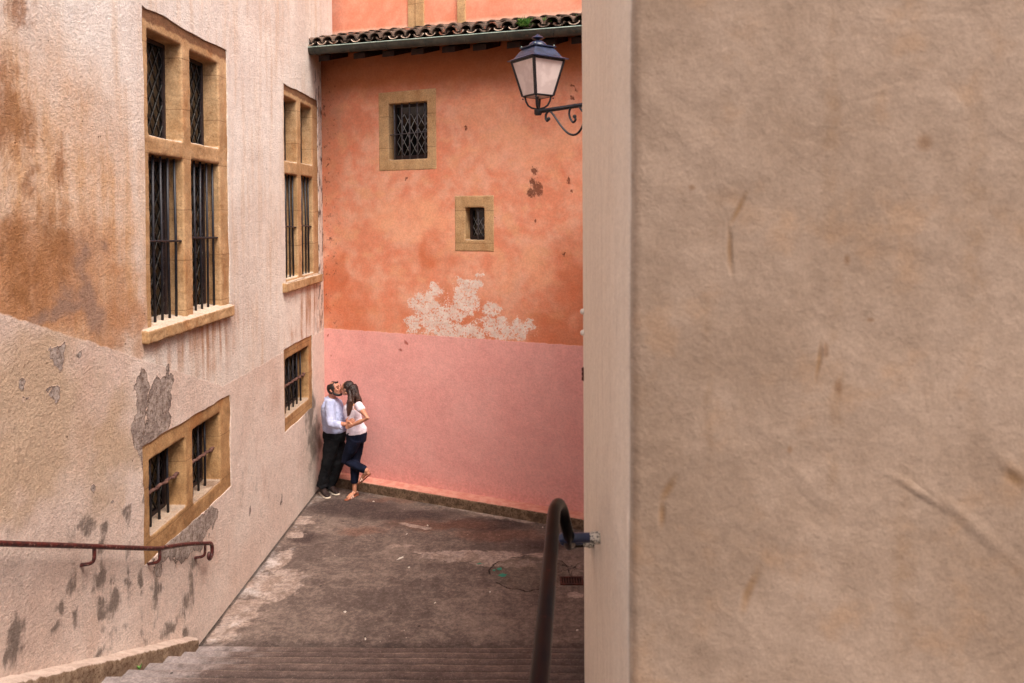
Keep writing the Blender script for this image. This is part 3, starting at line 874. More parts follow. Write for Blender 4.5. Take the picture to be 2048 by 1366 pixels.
# ------------------------------------------------------------------ orange building
ob = empty('orange_building', BW(1, 0))
tag(ob, 'orange building with a pink base, small barred windows and a low tiled eave', 'building')
w1o = (.150, 1.141, 4.80, 5.968); w1 = (.325, .988, 4.962, 5.795)
w2o = (1.432, 2.051, 3.62, 4.412); w2 = (1.598, 1.902, 3.781, 4.241)
rect = lambda q: [(q[0], q[2]), (q[1], q[2]), (q[1], q[3]), (q[0], q[3])]
UL_, UR_ = -1.5, 7.0
b = wall_mesh([(UL_, -.3), (UR_, -.3), (UR_, 6.75), (UL_, 6.75)], [rect((w1o[0] + .02, w1o[1] - .02, w1o[2] + .02, w1o[3] - .02)), rect((w2o[0] + .02, w2o[1] - .02, w2o[2] + .02, w2o[3] - .02))], lambda a, z, d: BW(a, z, -d), .5)
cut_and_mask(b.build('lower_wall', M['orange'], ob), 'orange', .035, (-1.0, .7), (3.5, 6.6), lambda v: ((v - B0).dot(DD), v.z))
MB().bbox(-1.9, UR_, -1.5, -.85, 6.2, 12.5).build('upper_wall', M['orange_up'], ob)
# stone strips on the upper wall
MB().bbox(.30, .455, -.86, -.82, 7.0, 12.4).build('pilaster', M['stone_flat'], ob, bevel=.006)
MB().bbox(.155, .29, -.86, -.832, 7.0, 12.4).build('pilaster', M['stone_flat'], ob, bevel=.006)
MB().bbox(1.05, 1.19, -.86, -.82, 7.0, 12.4).build('pilaster', M['stone_flat'], ob, bevel=.006)
b = MB()
N_ = 60
for i in range(N_):
    u0 = -1.1 + i * 5.6 / N_; u1 = u0 + 5.6 / N_
    b.bbox(u0, u1, -.02, .22, -.1, .15 + .006 * math.sin(i * 1.3))
b = MB().bbox(-1.1, 6.5, -.02, .22, -.1, .152)
b.build('plinth', M['plinth'], ob, voxel=.02, soft=1, disp=[(.014, .15), (.009, .04)])

def back_window(o, q, nb, hb, ncols):
    D = .19
    f = MB(); e = .006
    f.bbox(o[0], q[0], -D, e, o[2], o[3]); f.bbox(q[1], o[1], -D, e, o[2], o[3])
    f.bbox(q[0], q[1], -D, e, o[2], q[2]); f.bbox(q[0], q[1], -D, e, q[3], o[3])
    # the stone lies in the wall's thickness: only its face and reveals show
    fr = f.build('window', M['stone_flat'], ob, voxel=.012, soft=1, disp=[(.006, .2)])
    MB().bbox(q[0] - .01, q[1] + .01, -D - .02, -D + .012, q[2] - .01, q[3] + .01).build('pane', M['glass'], fr)
    cs = MB(); s_ = .045; lo = .07 if nb > 1 else .05
    cs.bbox(q[0], q[0] + s_, -D + .01, -D + .045, q[2], q[3]); cs.bbox(q[1] - .02, q[1], -D + .01, -D + .045, q[2], q[3])
    cs.bbox(q[0] + s_, q[1] - .02, -D + .01, -D + .045, q[2], q[2] + lo); cs.bbox(q[0] + s_, q[1] - .02, -D + .01, -D + .045, q[3] - .04, q[3])
    cs.build('casement_frame', M['casement'], fr, bevel=.004)
    ld = MB()
    dy = (q[1] - q[0] - s_ - .02) / ncols
    lattice(ld, q[0] + s_, q[1] - .02, q[2] + lo, q[3] - .14, lambda u, z: BW(u, z, -D + .022), dy, dy * 1.72, .0042)
    ld.build('leading', M['lead'], fr, smooth=True)
    g = MB()
    for k in range(nb):
        uu = q[0] + (q[1] - q[0]) * (k + (.42 if nb > 1 else .56)) / nb + (0 if nb > 1 else .0)
        g.tube([BW(uu, q[2] - .01, -.07), BW(uu + .004, (q[2] + q[3]) / 2, -.068), BW(uu, q[3] + .01, -.07)], .0125, n=8, cap=False)
    if hb:
        zc = q[2] + (q[3] - q[2]) * .46
        g.tube([BW(q[0] - .01, zc - .01, -.045), BW(q[1] + .01, zc + .012, -.045)], .009, .012, n=8)
    g.build('window_bars', M['bar_grey'], fr, smooth=True)
    return fr
back_window(w1o, w1, 5, True, 5)
back_window(w2o, w2, 1, False, 3)

# eave: gutter, rafter ends, boarding, tiles
def gz(u): return 6.575 - .034 * (u + .1)
g = MB(); vs = []; us = [-.83 + i * (4.9) / 40 for i in range(41)]
n = 14
for u in us:
    for k in range(n + 1):
        a = PI * k / n
        vs.append(BW(u, gz(u) - .075 * math.sin(a) * 1.25, .56 - .075 * math.cos(a)))
fs = []
for i in range(len(us) - 1):
    for k in range(n):
        fs.append((i * (n + 1) + k, i * (n + 1) + k + 1, (i + 1) * (n + 1) + k + 1, (i + 1) * (n + 1) + k))
g.add(vs, fs)
g.add([BW(us[0], gz(us[0]) - .075 * 1.25 * math.sin(PI * k / n), .56 - .075 * math.cos(PI * k / n)) for k in range(n + 1)], [tuple(range(n + 1))])
for u in [-.55 + .62 * i for i in range(7)]:             # straps
    vv = []
    for k in range(n + 1):
        a = PI * k / n
        for du in (0, .02): vv.append(BW(u + du, gz(u) - .079 * math.sin(a) * 1.25, .56 - .079 * math.cos(a)))
    g.add(vv, [(2 * k, 2 * k + 1, 2 * k + 3, 2 * k + 2) for k in range(n)])
gut = g.build('gutter', M['gutter'], ob, smooth=True)
sm = gut.modifiers.new('thick', 'SOLIDIFY'); sm.thickness = .004
MB().tube([BW(u, gz(u) + .004, .56 + .077) for u in us[::4]], .0075, n=8).build('gutter_bead', M['bead'], gut, smooth=True)
b = MB()
for px in (695, 722, 780, 838, 900, 962, 1031, 1104, 1160):
    pass
for i, x in enumerate((652, 722, 780, 838, 900, 962, 1030, 1100, 1160)):
    u = BU(x, 95, .4)[0]
    z_ = gz(u) - .125
    rf = MB().hexa([BW(u - .1, z_ - .045, .45), BW(u + .1, z_ - .045, .45), BW(u + .1, z_ + .1, -.02), BW(u - .1, z_ + .1, -.02), BW(u - .1, z_ + .04, .45), BW(u + .1, z_ + .04, .45), BW(u + .1, z_ + .2, -.02), BW(u - .1, z_ + .2, -.02)])
    rf.build('rafter', M['dark_wood'], ob, bevel=.006)
roofb = MB()
def rz(u, o):   # roof surface height
    return gz(u) + .035 + (.56 - o) * .31
roofb.hexa([BW(-.9, rz(-.9, .5) - .05, .5), BW(4.2, rz(4.2, .5) - .05, .5), BW(4.2, rz(4.2, -.9) - .05, -.9), BW(-.9, rz(-.9, -.9) - .05, -.9),
            BW(-.9, rz(-.9, .5) - .02, .5), BW(4.2, rz(4.2, .5) - .02, .5), BW(4.2, rz(4.2, -.9) - .02, -.9), BW(-.9, rz(-.9, -.9) - .02, -.9)])
roof = roofb.build('roof', M['dark_wood'], ob)
def tile(mb, lip, u, o, conv, r0, r1, ln, lift=0, tilt=0):
    n = 12; th = .013; vs = []
    segs = 5
    base = len(mb.v)
    for i in range(segs + 1):
        f = i / segs
        oo = o - ln * f
        r = r0 + (r1 - r0) * f
        for k in range(n + 1):
            a = PI * k / n
            for q in (r, r - th):
                w_ = mnoise.noise(Vector((u * 9, oo * 9, a * 2))) * .004
                cu = u + tilt * f - q * math.cos(a)
                hz = (q + w_) * math.sin(a) * (.92 if conv else -.7)
                z = rz(u, oo) + hz + (0.022 if conv else .055) + lift * (1 - f)
                vs.append(BW(cu, z, oo))
    W_ = (n + 1) * 2
    fs = []
    for i in range(segs):
        for k in range(n):
            a = i * W_ + 2 * k
            fs += [(a, a + 2, a + 2 + W_, a + W_), (a + 1, a + 1 + W_, a + 3 + W_, a + 3)]
        fs += [(i * W_, (i + 1) * W_, (i + 1) * W_ + 1, i * W_ + 1), (i * W_ + 2 * n, i * W_ + 2 * n + 1, (i + 1) * W_ + 2 * n + 1, (i + 1) * W_ + 2 * n)]
    for i in (0, segs):
        for k in range(n):
            a = i * W_ + 2 * k
            fs.append((a, a + 1, a + 3, a + 2))
    mb.add(vs, fs)
tl = MB(); pans = MB(); lips = MB()
pit_ = .2035
for cix in range(25):
    u = -.72 + cix * pit_ + random.uniform(-.012, .012)
    if random.random() < .85:
        uc = u + pit_ / 2 + random.uniform(-.01, .01); oc = .60 + random.uniform(-.01, .015); a0 = random.uniform(.1, .5); a1 = PI - random.uniform(.1, .7)
        lips.tube([BW(uc - .074 * math.cos(a0 + (a1 - a0) * k / 7), rz(uc, oc) + .062 - .068 * math.sin(a0 + (a1 - a0) * k / 7) * .7, oc) for k in range(8)], .007, n=6)
    for row in range(3):
        o = .60 - row * .40 + random.uniform(-.02, .02)
        tile(tl, None, u + random.uniform(-.008, .008), o, True, .096 + random.uniform(-.006, .005), .074, .46, .018 + random.uniform(0, .012), random.uniform(-.012, .012))
        tile(pans, None, u + pit_ / 2, o - .0, False, .075, .085, .46, .008)
tl.build('tile_course', M['tile'], roof, auto=50)
tpan = pans.build('tile_course', M['tile'], roof, auto=50)
_bm = bmesh.new(); _bm.from_mesh(tpan.data); _n = len(_bm.faces)
_bm.from_mesh(lips.mesh('lips')); _bm.faces.ensure_lookup_table()
for _f in _bm.faces[_n:]: _f.material_index = 1; _f.smooth = True
_bm.to_mesh(tpan.data); _bm.free(); tpan.data.materials.append(M['tile_lip'])

def tuft(px, py, o, r, n, label, seed):
    random.seed(seed)
    u, z = BU(px, py, o)
    base = BW(u, rz(u, o) + .05, o)
    mb = MB()
    for i in range(n):
        a = random.uniform(0, 2 * PI); e = random.uniform(.1, 1.3); l = r * random.uniform(.5, 1.1)
        d = Vector((math.cos(a) * math.cos(e), math.sin(a) * math.cos(e), math.sin(e)))
        p = base + Vector((random.uniform(-r, r) * .6, random.uniform(-r, r) * .4, random.uniform(-.02, .03)))
        s_ = d.cross(Vector((0, 0, 1))).normalized() * r * .09
        tip = p + d * l; md = p + d * l * .55 + Vector((0, 0, .006))
        mb.add([p, md - s_, tip, md + s_], [(0, 1, 2, 3)])
    o_ = mb.build('plant', M['leaf'])
    tag(o_, label, 'plant', 'weeds growing on the roof tiles')
tuft(1050, 55, .60, .10, 260, 'bright green weed tuft growing in the gutter above the lantern', 3)
tuft(1094, 50, .5, .07, 130, 'small green weed tuft on the tiles just right of the bright one', 4)
tuft(1118, 56, .46, .04, 50, 'sparse weed low between tiles near the right end of the gutter', 5)
tuft(1158, 48, .46, .05, 60, 'weed tuft at the far right end of the tiled eave', 6)

# ------------------------------------------------------------------ right-hand buildings
nb_ = empty('render_building', (1.6, 2.6, 0))
tag(nb_, 'big beige rendered wall corner filling the right of the view, close to the camera', 'building')
b = MB()
XA, YN, YF = .25, 1.84, 3.44
# slightly battered corner: its arris leans as in the photograph
vs = []; fs = []
zs = [-.3 + i * .05 for i in range(118)]
def sec(z):
    lean = (z - 4.2) * .006
    w = mnoise.noise(Vector((0, 0, z * 1.7))) * .007 + mnoise.noise(Vector((3, 0, z * 8))) * .003
    return [(XA + .0, YF, z), (XA + .001, YF - .06, z), (XA + w * .4, 2.5, z), (XA + lean + w, YN + .035, z), (XA + lean + .006 + w, YN + .012, z), (XA + lean + .03 + w, YN, z), (XA + .6, YN + .003, z), (5.5, YN, z), (5.5, YF, z)]
for z in zs: vs += sec(z)
k_ = 9
for i in range(len(zs) - 1):
    for k in range(k_):
        k2 = (k + 1) % k_
        fs.append((i * k_ + k, i * k_ + k2, (i + 1) * k_ + k2, (i + 1) * k_ + k))
fs += [tuple(range(k_)), tuple((len(zs) - 1) * k_ + k for k in range(k_))]
b.add(vs, fs)
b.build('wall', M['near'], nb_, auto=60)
lb = empty('lantern_building', (3, 6, 0))
tag(lb, 'plain plastered building that carries the lantern, hidden behind the beige wall corner', 'building')
MB().box(.95, 5.5, YF + .01, 8.4, -.3, 6.3).build('wall', M['plain_wall'], lb)

for i, (px, py, lab) in enumerate(((1161, 625, 'upper white painted hook peeping past the edge of the beige wall'), (1163, 667, 'lower white painted hook peeping past the edge of the beige wall'))):
    p = hit(px, py, (0, YF - .03, 0), Vector((0, 1, 0)))
    h = MB().tube([(XA + .01, YF - .03, p.z + .004), (XA - .006, YF - .03, p.z + .006), (p.x + .001, YF - .035, p.z)], [.012, .011, .004], n=10)
    h.ball((XA - .002, YF - .03, p.z + .004), .014, 10)
    tag(h.build('wall_hook', M['white_paint'], smooth=True), lab, 'hook', 'white hooks on the wall edge')
p = hit(1166, 748, (0, YF - .02, 0), Vector((0, 1, 0)))
h = MB().box(XA - .004, XA + .01, YF - .03, YF - .01, p.z - .03, p.z + .03)
for dz in (-.02, 0, .02): h.tube([(XA - .005, YF - .02, p.z + dz - .007), (XA - .005, YF - .02, p.z + dz + .007)], .004, n=8)
tag(h.build('hinge', M['rust']), 'small rusty hinge on the far edge of the beige wall', 'hinge')

# ------------------------------------------------------------------ lantern
LY = 7.0
lp = hit(1076, 215, (0, LY, 0), Vector((0, 1, 0)))
lx, lz = lp.x, lp.z - .015
lamp = empty('street_lantern', (.95, 6.45, lz)); lamp.rotation_euler = (0, 0, 0)
tag(lamp, 'black four-sided street lantern with frosted panes on a scrolled wall bracket', 'lantern')
# measured from the photograph at 7 m: pixel height to metres
def hz_(py): return hit(1076, py, (0, LY, 0), Vector((0, 1, 0))).z
RZ = Matrix.Rotation(R(36), 3, 'Z')
def LC(x, y, z): return Vector((lx, LY, 0)) + RZ @ Vector((x, y, 0)) + Vector((0, 0, z))
zb, zt = hz_(192), hz_(122)               # bottom and top of the glass
sb, st_ = .100, .172                      # half widths
def ringpts(s, z): return [LC(-s, -s, z), LC(s, -s, z), LC(s, s, z), LC(-s, s, z)]
frm = MB()
Bq, Tq = ringpts(sb, zb), ringpts(st_, zt)
for k in range(4):
    frm.tube([Bq[k], Tq[k]], .015, n=4, cap=False)
    frm.tube([Bq[k], Bq[(k + 1) % 4]], .011, n=4, cap=False)
    frm.tube([Tq[k], Tq[(k + 1) % 4]], .015, n=4, cap=False)
    frm.ball(Bq[k] - Vector((0, 0, .026)), .0085, 8)
frm.build('lantern_frame', M['iron'], lamp)
for k in range(4):
    a, b_, c_, d_ = Bq[k], Bq[(k + 1) % 4], Tq[(k + 1) % 4], Tq[k]
    cen = (a + b_ + c_ + d_) / 4; nrm = (b_ - a).cross(d_ - a).normalized() * .003
    pts = [cen + (v - cen) * .97 for v in (a, b_, c_, d_)]
    MB().hexa([v - nrm for v in pts] + [v + nrm for v in pts]).build('glass_panel', M['frost'], lamp)
MB().hexa(ringpts(sb * .96, zb - .006) + ringpts(sb * .96, zb + .002)).build('base_glass', M['frost'], lamp)
hood = MB()
z1_, z2_, z3_ = hz_(118), hz_(97), hz_(92)
def frus(mb, s0, z0, s1, z1): mb.hexa(ringpts(s0, z0) + ringpts(s1, z1))
frus(hood, st_ + .034, hz_(121.5), st_ + .034, hz_(120))
frus(hood, st_ + .030, hz_(120), st_ - .008, hz_(116))
frus(hood, st_ - .01, hz_(116.2), .106, z2_)
frus(hood, .122, z2_, .122, z2_ + .012)
frus(hood, .118, z2_ + .012, .062, z3_)
hd = hood.build('hood', M['iron_blue'], lamp, bevel=.002)
dm = MB().lathe([(.09, z3_ - .012), (.086, z3_ + .008), (.07, z3_ + .028), (.045, z3_ + .042), (.02, z3_ + .05), (.016, hz_(80)), (.03, hz_(78.5)), (.055, hz_(77.5)), (.06, hz_(76.5)), (.045, hz_(73.5)), (.022, hz_(71.5)), (.016, hz_(69.5)), (.003, hz_(68))], (lx, LY, 0), 20)
dm.build('finial', M['iron_blue'], lamp, auto=60)
for k in range(4):
    p_ = ringpts(.108, z2_ + .02)[k]
    MB().ball(p_, .007, 8).build('rivet', M['bead'], hd, smooth=True)
cr = MB()
zk = hz_(222)
for k in range(4):
    a = ringpts(sb * .86, zb - .01)[k]; cen = LC(0, 0, zk)
    q = lambda f, dz: Vector((a.x + (cen.x - a.x) * f, a.y + (cen.y - a.y) * f, dz))
    cr.tube([q(0, zb - .008), q(.08, zb - .05), q(.25, zb - .088), q(.5, zk + .03), q(.8, zk + .02), q(1, zk + .018)], .009, n=8)
cr.tube([LC(0, 0, zk), LC(0, 0, zb - .005)], .007, n=8)
cr.lathe([(.026, zk - .04), (.036, zk - .026), (.036, zk + .014), (.02, zk + .024), (.008, zk + .03)], (lx, LY, 0), 8)
cr.build('cradle', M['iron'], lamp, auto=50)
# bracket, leaning back to the wall of the building at X = .95
AR = (Vector((.95, 6.42, 0)) - Vector((lx, LY, 0))); AL = AR.length; AR.normalize()
def AP(s, dz): return Vector((lx, LY, zk + dz)) + AR * s
br = MB()
br.tube([AP(0, -.005), AP(AL, .035)], .020, .016, adir=(0, 0, 1), n=4, cap=False)
def spiral(cx, cz, r0, turns, a0, sgn, n=30, shrink=.25):
    out = []
    for i in range(n + 1):
        f = i / n; r = r0 * (1 - f * (1 - shrink)); a = a0 + sgn * f * turns * 2 * PI
        out.append((cx + r * math.cos(a), cz + r * math.sin(a)))
    return out
# small scroll near the lantern, long S curve, large scroll beyond it
mm_ = lambda px, py: ((px - 1076) / 1500 * 6.85, (222 - py) / 1500 * 6.85)
def curve(pxs): return [AP(mm_(*q)[0] * 1.12, mm_(*q)[1]) for q in pxs]
def smoothpts(p, k=5):
    out = []
    for i in range(len(p) - 1):
        p0, p1, p2, p3 = p[max(i - 1, 0)], p[i], p[i + 1], p[min(i + 2, len(p) - 1)]
        for j in range(k):
            t_ = j / k
            out.append(.5 * ((2 * p1) + (p2 - p0) * t_ + (2 * p0 - 5 * p1 + 4 * p2 - p3) * t_ ** 2 + (3 * p1 - p0 - 3 * p2 + p3) * t_ ** 3))
    return out + [p[-1]]
br.tube(smoothpts(curve([(1099, 241), (1096, 244), (1093, 240), (1093, 232), (1097, 226), (1103, 226), (1112, 237), (1122, 252), (1133, 266), (1143, 274), (1153, 276), (1162, 271), (1170, 258), (1176, 240), (1182, 225)])), .010, .012, n=8)
br.ball(AP(*[mm_(1099, 240)[0] * 1.12, mm_(1099, 240)[1]]), .017, 10)
br.tube(smoothpts(curve([(1153, 241), (1155, 247), (1150, 251), (1145, 245), (1142, 233), (1145, 222), (1153, 217), (1162, 221), (1168, 230), (1178, 238), (1190, 236)])), .010, .012, n=8)
br.ball(AP(*[mm_(1153, 240)[0] * 1.12, mm_(1153, 240)[1]]), .018, 10)
e_ = AP(AL, .0)
br.box(.93, .96, e_.y - .03, e_.y + .03, e_.z - .35, e_.z + .1)
br.build('wall_bracket', M['iron'], lamp, auto=50)

# ------------------------------------------------------------------ handrails
hr = empty('handrail', (WX, 5.5, 1.2))
tag(hr, 'rusty oxblood handrail fixed to the stained plaster wall down the steps', 'handrail')
X_R = -3.1
pts = [(X_R, .3, 4.06), (X_R, 2.3, 3.15), (X_R, 4.285, 2.227), (X_R, 5.058, 1.868), (X_R, 6.05, 1.405), (X_R, 6.25, 1.325), (X_R, 6.7, 1.155), (X_R, 7.10, .985), (X_R, 7.16, .955), (X_R, 7.185, .92), (X_R, 7.19, .87), (X_R + .0, 7.17, .83), (X_R + .005, 7.12, .825), (X_R + .01, 7.085, .86), (X_R + .01, 7.10, .895)]
MB().tube(smoothpts([Vector(p) for p in pts], 4), .0175, n=10).build('rail', M['rail_red'], hr, smooth=True)
for yb in (.9, 2.5, 3.9, 5.225, 6.16, 7.03):
    zr = 1.868 + (5.058 - yb) * .464 if yb < 6.0 else (1.36 if yb < 6.5 else 1.01)
    br_ = MB().tube(smoothpts([Vector((X_R, yb, zr - .01)), Vector((X_R, yb, zr - .06)), Vector((X_R - .006, yb, zr - .10)), Vector((X_R - .03, yb, zr - .122)), Vector((X_R - .07, yb, zr - .13)), Vector((X_R - .105, yb, zr - .135))], 4), .0135, n=8)
    br_.build('bracket', M['rail_red'], hr, smooth=True)
h2 = empty('handrail', (XA, 2.0, 3.1))
tag(h2, 'thick black painted handrail in the foreground, bending down to the beige wall', 'handrail')
zr = 3.175
pts = [(-.09, .2, zr), (-.03, .9, zr), (.020, 1.55, zr), (.052, 2.0, zr), (.074, 2.33, zr + .006), (.084, 2.43, zr), (.098, 2.51, zr - .02), (.112, 2.56, zr - .06), (.125, 2.59, zr - .12), (.138, 2.64, zr - .18), (.147, 2.74, zr - .25), (.152, 2.88, zr - .32), (.16, 2.98, zr - .36), (.19, 3.02, zr - .375), (.26, 3.04, zr - .375)]
MB().tube(smoothpts([Vector(p) for p in pts], 5), .0205, n=16).build('rail', M['rail_black'], h2, smooth=True)
for (ya, za, xa) in ((2.66, zr - .2, .112), (2.92, zr - .33, .125)):
    rb_ = MB().tube([(xa, ya, za), (XA - .03, ya, za + .002)], .0175 if ya < 2.8 else .011, n=12).build('bracket', M['iron_blue'], h2, smooth=True)
    MB().tube([(XA - .034, ya, za + .002), (XA - .020, ya, za + .002), (XA + .004, ya, za + .002)], [.019, .0225, .0225], n=12).build('collar', M['chipped'], rb_, smooth=True)
MB().tube([(.03, 1.2, zr - .02), (.06, 1.2, zr - .08), (.14, 1.2, zr - .1), (XA + .2, 1.2, zr - .1)], .011, n=8)

# ------------------------------------------------------------------ drain, litter, weed by the steps
p = G(1143, 1163)
d = MB(); hx, hy = .13, .09
for q in ((-hx, hx, -hy, -hy + .02), (-hx, hx, hy - .02, hy), (-hx, -hx + .02, -hy + .02, hy - .02), (hx - .02, hx, -hy + .02, hy - .02)):
    d.box(p.x + q[0], p.x + q[1], p.y + q[2], p.y + q[3], .003, .016)
for i in range(7):
    xx = p.x - hx + .04 + i * .03
    d.box(xx - .005, xx + .005, p.y - hy + .02, p.y + hy - .02, .003, .013)
dr = d.build('drain_grate', M['rust'])
tag(dr, 'small rectangular rusty drain grate in the asphalt near the cracked patch', 'drain')
MB().box(p.x - hx + .02, p.x + hx - .02, p.y - hy + .02, p.y + hy - .02, .0015, .0028).build('drain_dark_sheet', M['dark_wood'], dr)  # thin dark sheet standing for the shade inside the drain
scr = [(800, 1118, .07, 'long pale scrap of paper lying in the middle of the asphalt'), (818, 1136, .035, None), (855, 1052, .035, None), (747, 1004, .025, None), (1085, 1056, .03, None), (814, 1069, .03, None), (690, 1225, .03, None), (870, 1207, .03, None), (731, 1279, .03, None), (1000, 1010, .02, None), (980, 1185, .03, None), (1155, 1262, .03, None)]
for i, (px, py, s_, lab) in enumerate(scr):
    random.seed(40 + i)
    q = G(px, py); s_ *= .6 if i else .9; a = random.uniform(0, PI) if i else 1.0
    A_ = Vector((math.cos(a), math.sin(a), 0)); C_ = Vector((-A_.y, A_.x, 0)) * (.28 if i == 0 else .6)
    rim = []
    for k in range(9):
        t_ = 2 * PI * k / 9; r_ = s_ * random.uniform(.7, 1.1)
        rim.append(q + A_ * r_ * math.cos(t_) + C_ * r_ * math.sin(t_) + Vector((0, 0, .004 + random.uniform(0, .01))))
    mb = MB().add([q + Vector((0, 0, .018))] + rim, [(0, k + 1, (k + 1) % 9 + 1) for k in range(9)])
    mb.add([v - Vector((0, 0, .002)) for v in rim], [tuple(range(9))])
    tag(mb.build('paper_scrap', M['scrap']), lab or 'tiny crumpled pale scrap on the asphalt', 'litter', 'pale scraps of litter on the asphalt')
wd = MB(); q = hit(276, 1337, (-3.06, 0, 0), Vector((1, 0, 0)))
random.seed(9)
for i in range(9):
    a = random.uniform(0, 2 * PI); l = random.uniform(.03, .06)
    dv = Vector((math.cos(a) * .4, math.sin(a) * .4, 1)).normalized(); s_ = Vector((dv.y, -dv.x, 0)).normalized() * .010
    q0 = Vector((-3.05, q.y, q.z - .015))
    wd.add([q0, q0 + dv * l * .6 - s_, q0 + dv * l, q0 + dv * l * .6 + s_], [(0, 1, 2, 3)])
tag(wd.build('plant', M['leaf']), 'tiny green weed sprouting between a step and the stone kerb', 'plant')

# ------------------------------------------------------------------ the couple
OFF = .42
def PP(zx, zy, w=0.0):
    """joint seen at (zx, zy) of the enlarged figure study, w metres towards the yard from the couple's plane"""
    return hit(600 + zx / 5.06, 740 + zy / 5.06, B0 + NN * (OFF + w), NN)
UPV = Vector((0, 0, 1))
def hand(mb, wrist, tip, side, spread=.01, curl=.35, sc=1.0, thumb=1):
    """palm and five fingers from wrist towards tip; side = direction across the palm"""
    d = (tip - wrist).normalized(); sd = (side - d * side.dot(d)).normalized(); pn = d.cross(sd)
    L_ = .085 * sc
    mb.tube([wrist - d * .01, wrist + d * .03 * sc, wrist + d * .06 * sc, wrist + d * L_], [.024 * sc, .034 * sc, .040 * sc, .037 * sc], [.019 * sc, .016 * sc, .015 * sc, .012 * sc], adir=sd, n=12)
    ln = [.066, .076, .072, .056]
    for k in range(4):
        o0 = wrist + d * L_ * .95 + sd * ((k - 1.5) * .0195 * sc)
        dd = (d + sd * (k - 1.5) * spread * 4).normalized()
        p1 = o0 + dd * ln[k] * .42 * sc
        d2 = (dd - pn * curl).normalized(); p2 = p1 + d2 * ln[k] * .33 * sc
        d3 = (dd - pn * curl * 2.2).normalized(); p3 = p2 + d3 * ln[k] * .25 * sc
        mb.tube([o0, p1, p2, p3], [.0098 * sc, .0092 * sc, .0084 * sc, .0072 * sc], n=10)
    t0 = wrist + d * .03 * sc - sd * .03 * sc * thumb
    t1 = t0 + (d * .6 - sd * .8 * thumb).normalized() * .035 * sc; t2 = t1 + (d * .95 - sd * .25 * thumb - pn * .3).normalized() * .032 * sc
    mb.tube([t0, t1, t2], [.014 * sc, .0115 * sc, .0088 * sc], n=10)

def head(mb, cen, face, up, s=1.0, fem=False):
    """skull, jaw, nose, lips, ears; face = direction the face points"""
    fx = face.normalized(); sx = up.cross(fx).normalized(); ux = fx.cross(sx).normalized()
    Rm = Matrix((fx, sx, ux)).transposed()
    P_ = lambda a, b_, c_: cen + Rm @ Vector((a * s, b_ * s, c_ * s))
    mb.ball(P_(-.008, 0, .022), (.098 * s, .078 * s, .095 * s), 24, Rm)
    mb.ball(P_(.028, 0, -.035), (.062 * s, .06 * s, .072 * s), 20, Rm)     # face mass
    mb.ball(P_(.052, 0, -.085), (.034 * s, .036 * s, .026 * s), 14, Rm)     # chin
    mb.tube([P_(-.02, .055, -.055), P_(.045, .03, -.088)], .02 * s, n=8); mb.tube([P_(-.02, -.055, -.055), P_(.045, -.03, -.088)], .02 * s, n=8)
    mb.tube([P_(.088, 0, .012), P_(.100, 0, -.012), P_(.112, 0, -.034)], [.009 * s, .011 * s, .015 * s], n=10)   # nose
    mb.ball(P_(.092, .013, -.037), .010 * s, 8); mb.ball(P_(.092, -.013, -.037), .010 * s, 8)
    mb.tube([P_(.082, .045, .026), P_(.092, .018, .028), P_(.092, -.018, .028), P_(.082, -.045, .026)], .009 * s, n=8)   # brow
    mb.ball(P_(.066, .04, -.022), .022 * s, 12); mb.ball(P_(.066, -.04, -.022), .022 * s, 12)       # cheeks
    mb.tube([P_(.082, .02, -.057), P_(.092, 0, -.056), P_(.082, -.02, -.057)], .0075 * s, n=8)
    mb.tube([P_(.080, .018, -.067), P_(.089, 0, -.067), P_(.080, -.018, -.067)], .0085 * s, n=8)
    for sg in (1, -1):
        mb.tube([P_(-.012, .074 * sg, .018), P_(-.022, .084 * sg, .004), P_(-.012, .08 * sg, -.018), P_(-.002, .074 * sg, -.03)], [.012 * s, .013 * s, .011 * s, .007 * s], n=8)
    return P_, Rm
def eyes(parent, P_, Rm, s):
    for sg in (1, -1):
        e = MB(); e.tube([P_(.078, .045 * sg, .003), P_(.086, .032 * sg, -.002), P_(.086, .018 * sg, .003)], [.003 * s, .004 * s, .003 * s], n=6)
        e.build('eyelash', M['hair_m'], parent, smooth=True)
        b_ = MB(); b_.tube([P_(.083, .05 * sg, .030), P_(.098, .03 * sg, .036), P_(.099, .014 * sg, .032)], [.003 * s, .0045 * s, .004 * s], n=6)
        b_.build('eyebrow', M['hair_m'], parent, smooth=True)

def soft_cloth(mb, name, m, parent, vox=.009, folds=.016, soft=3, size=.09):
    return mb.build(name, m, parent, voxel=vox, soft=soft, disp=[(folds, size), (folds * .45, size * .4)])

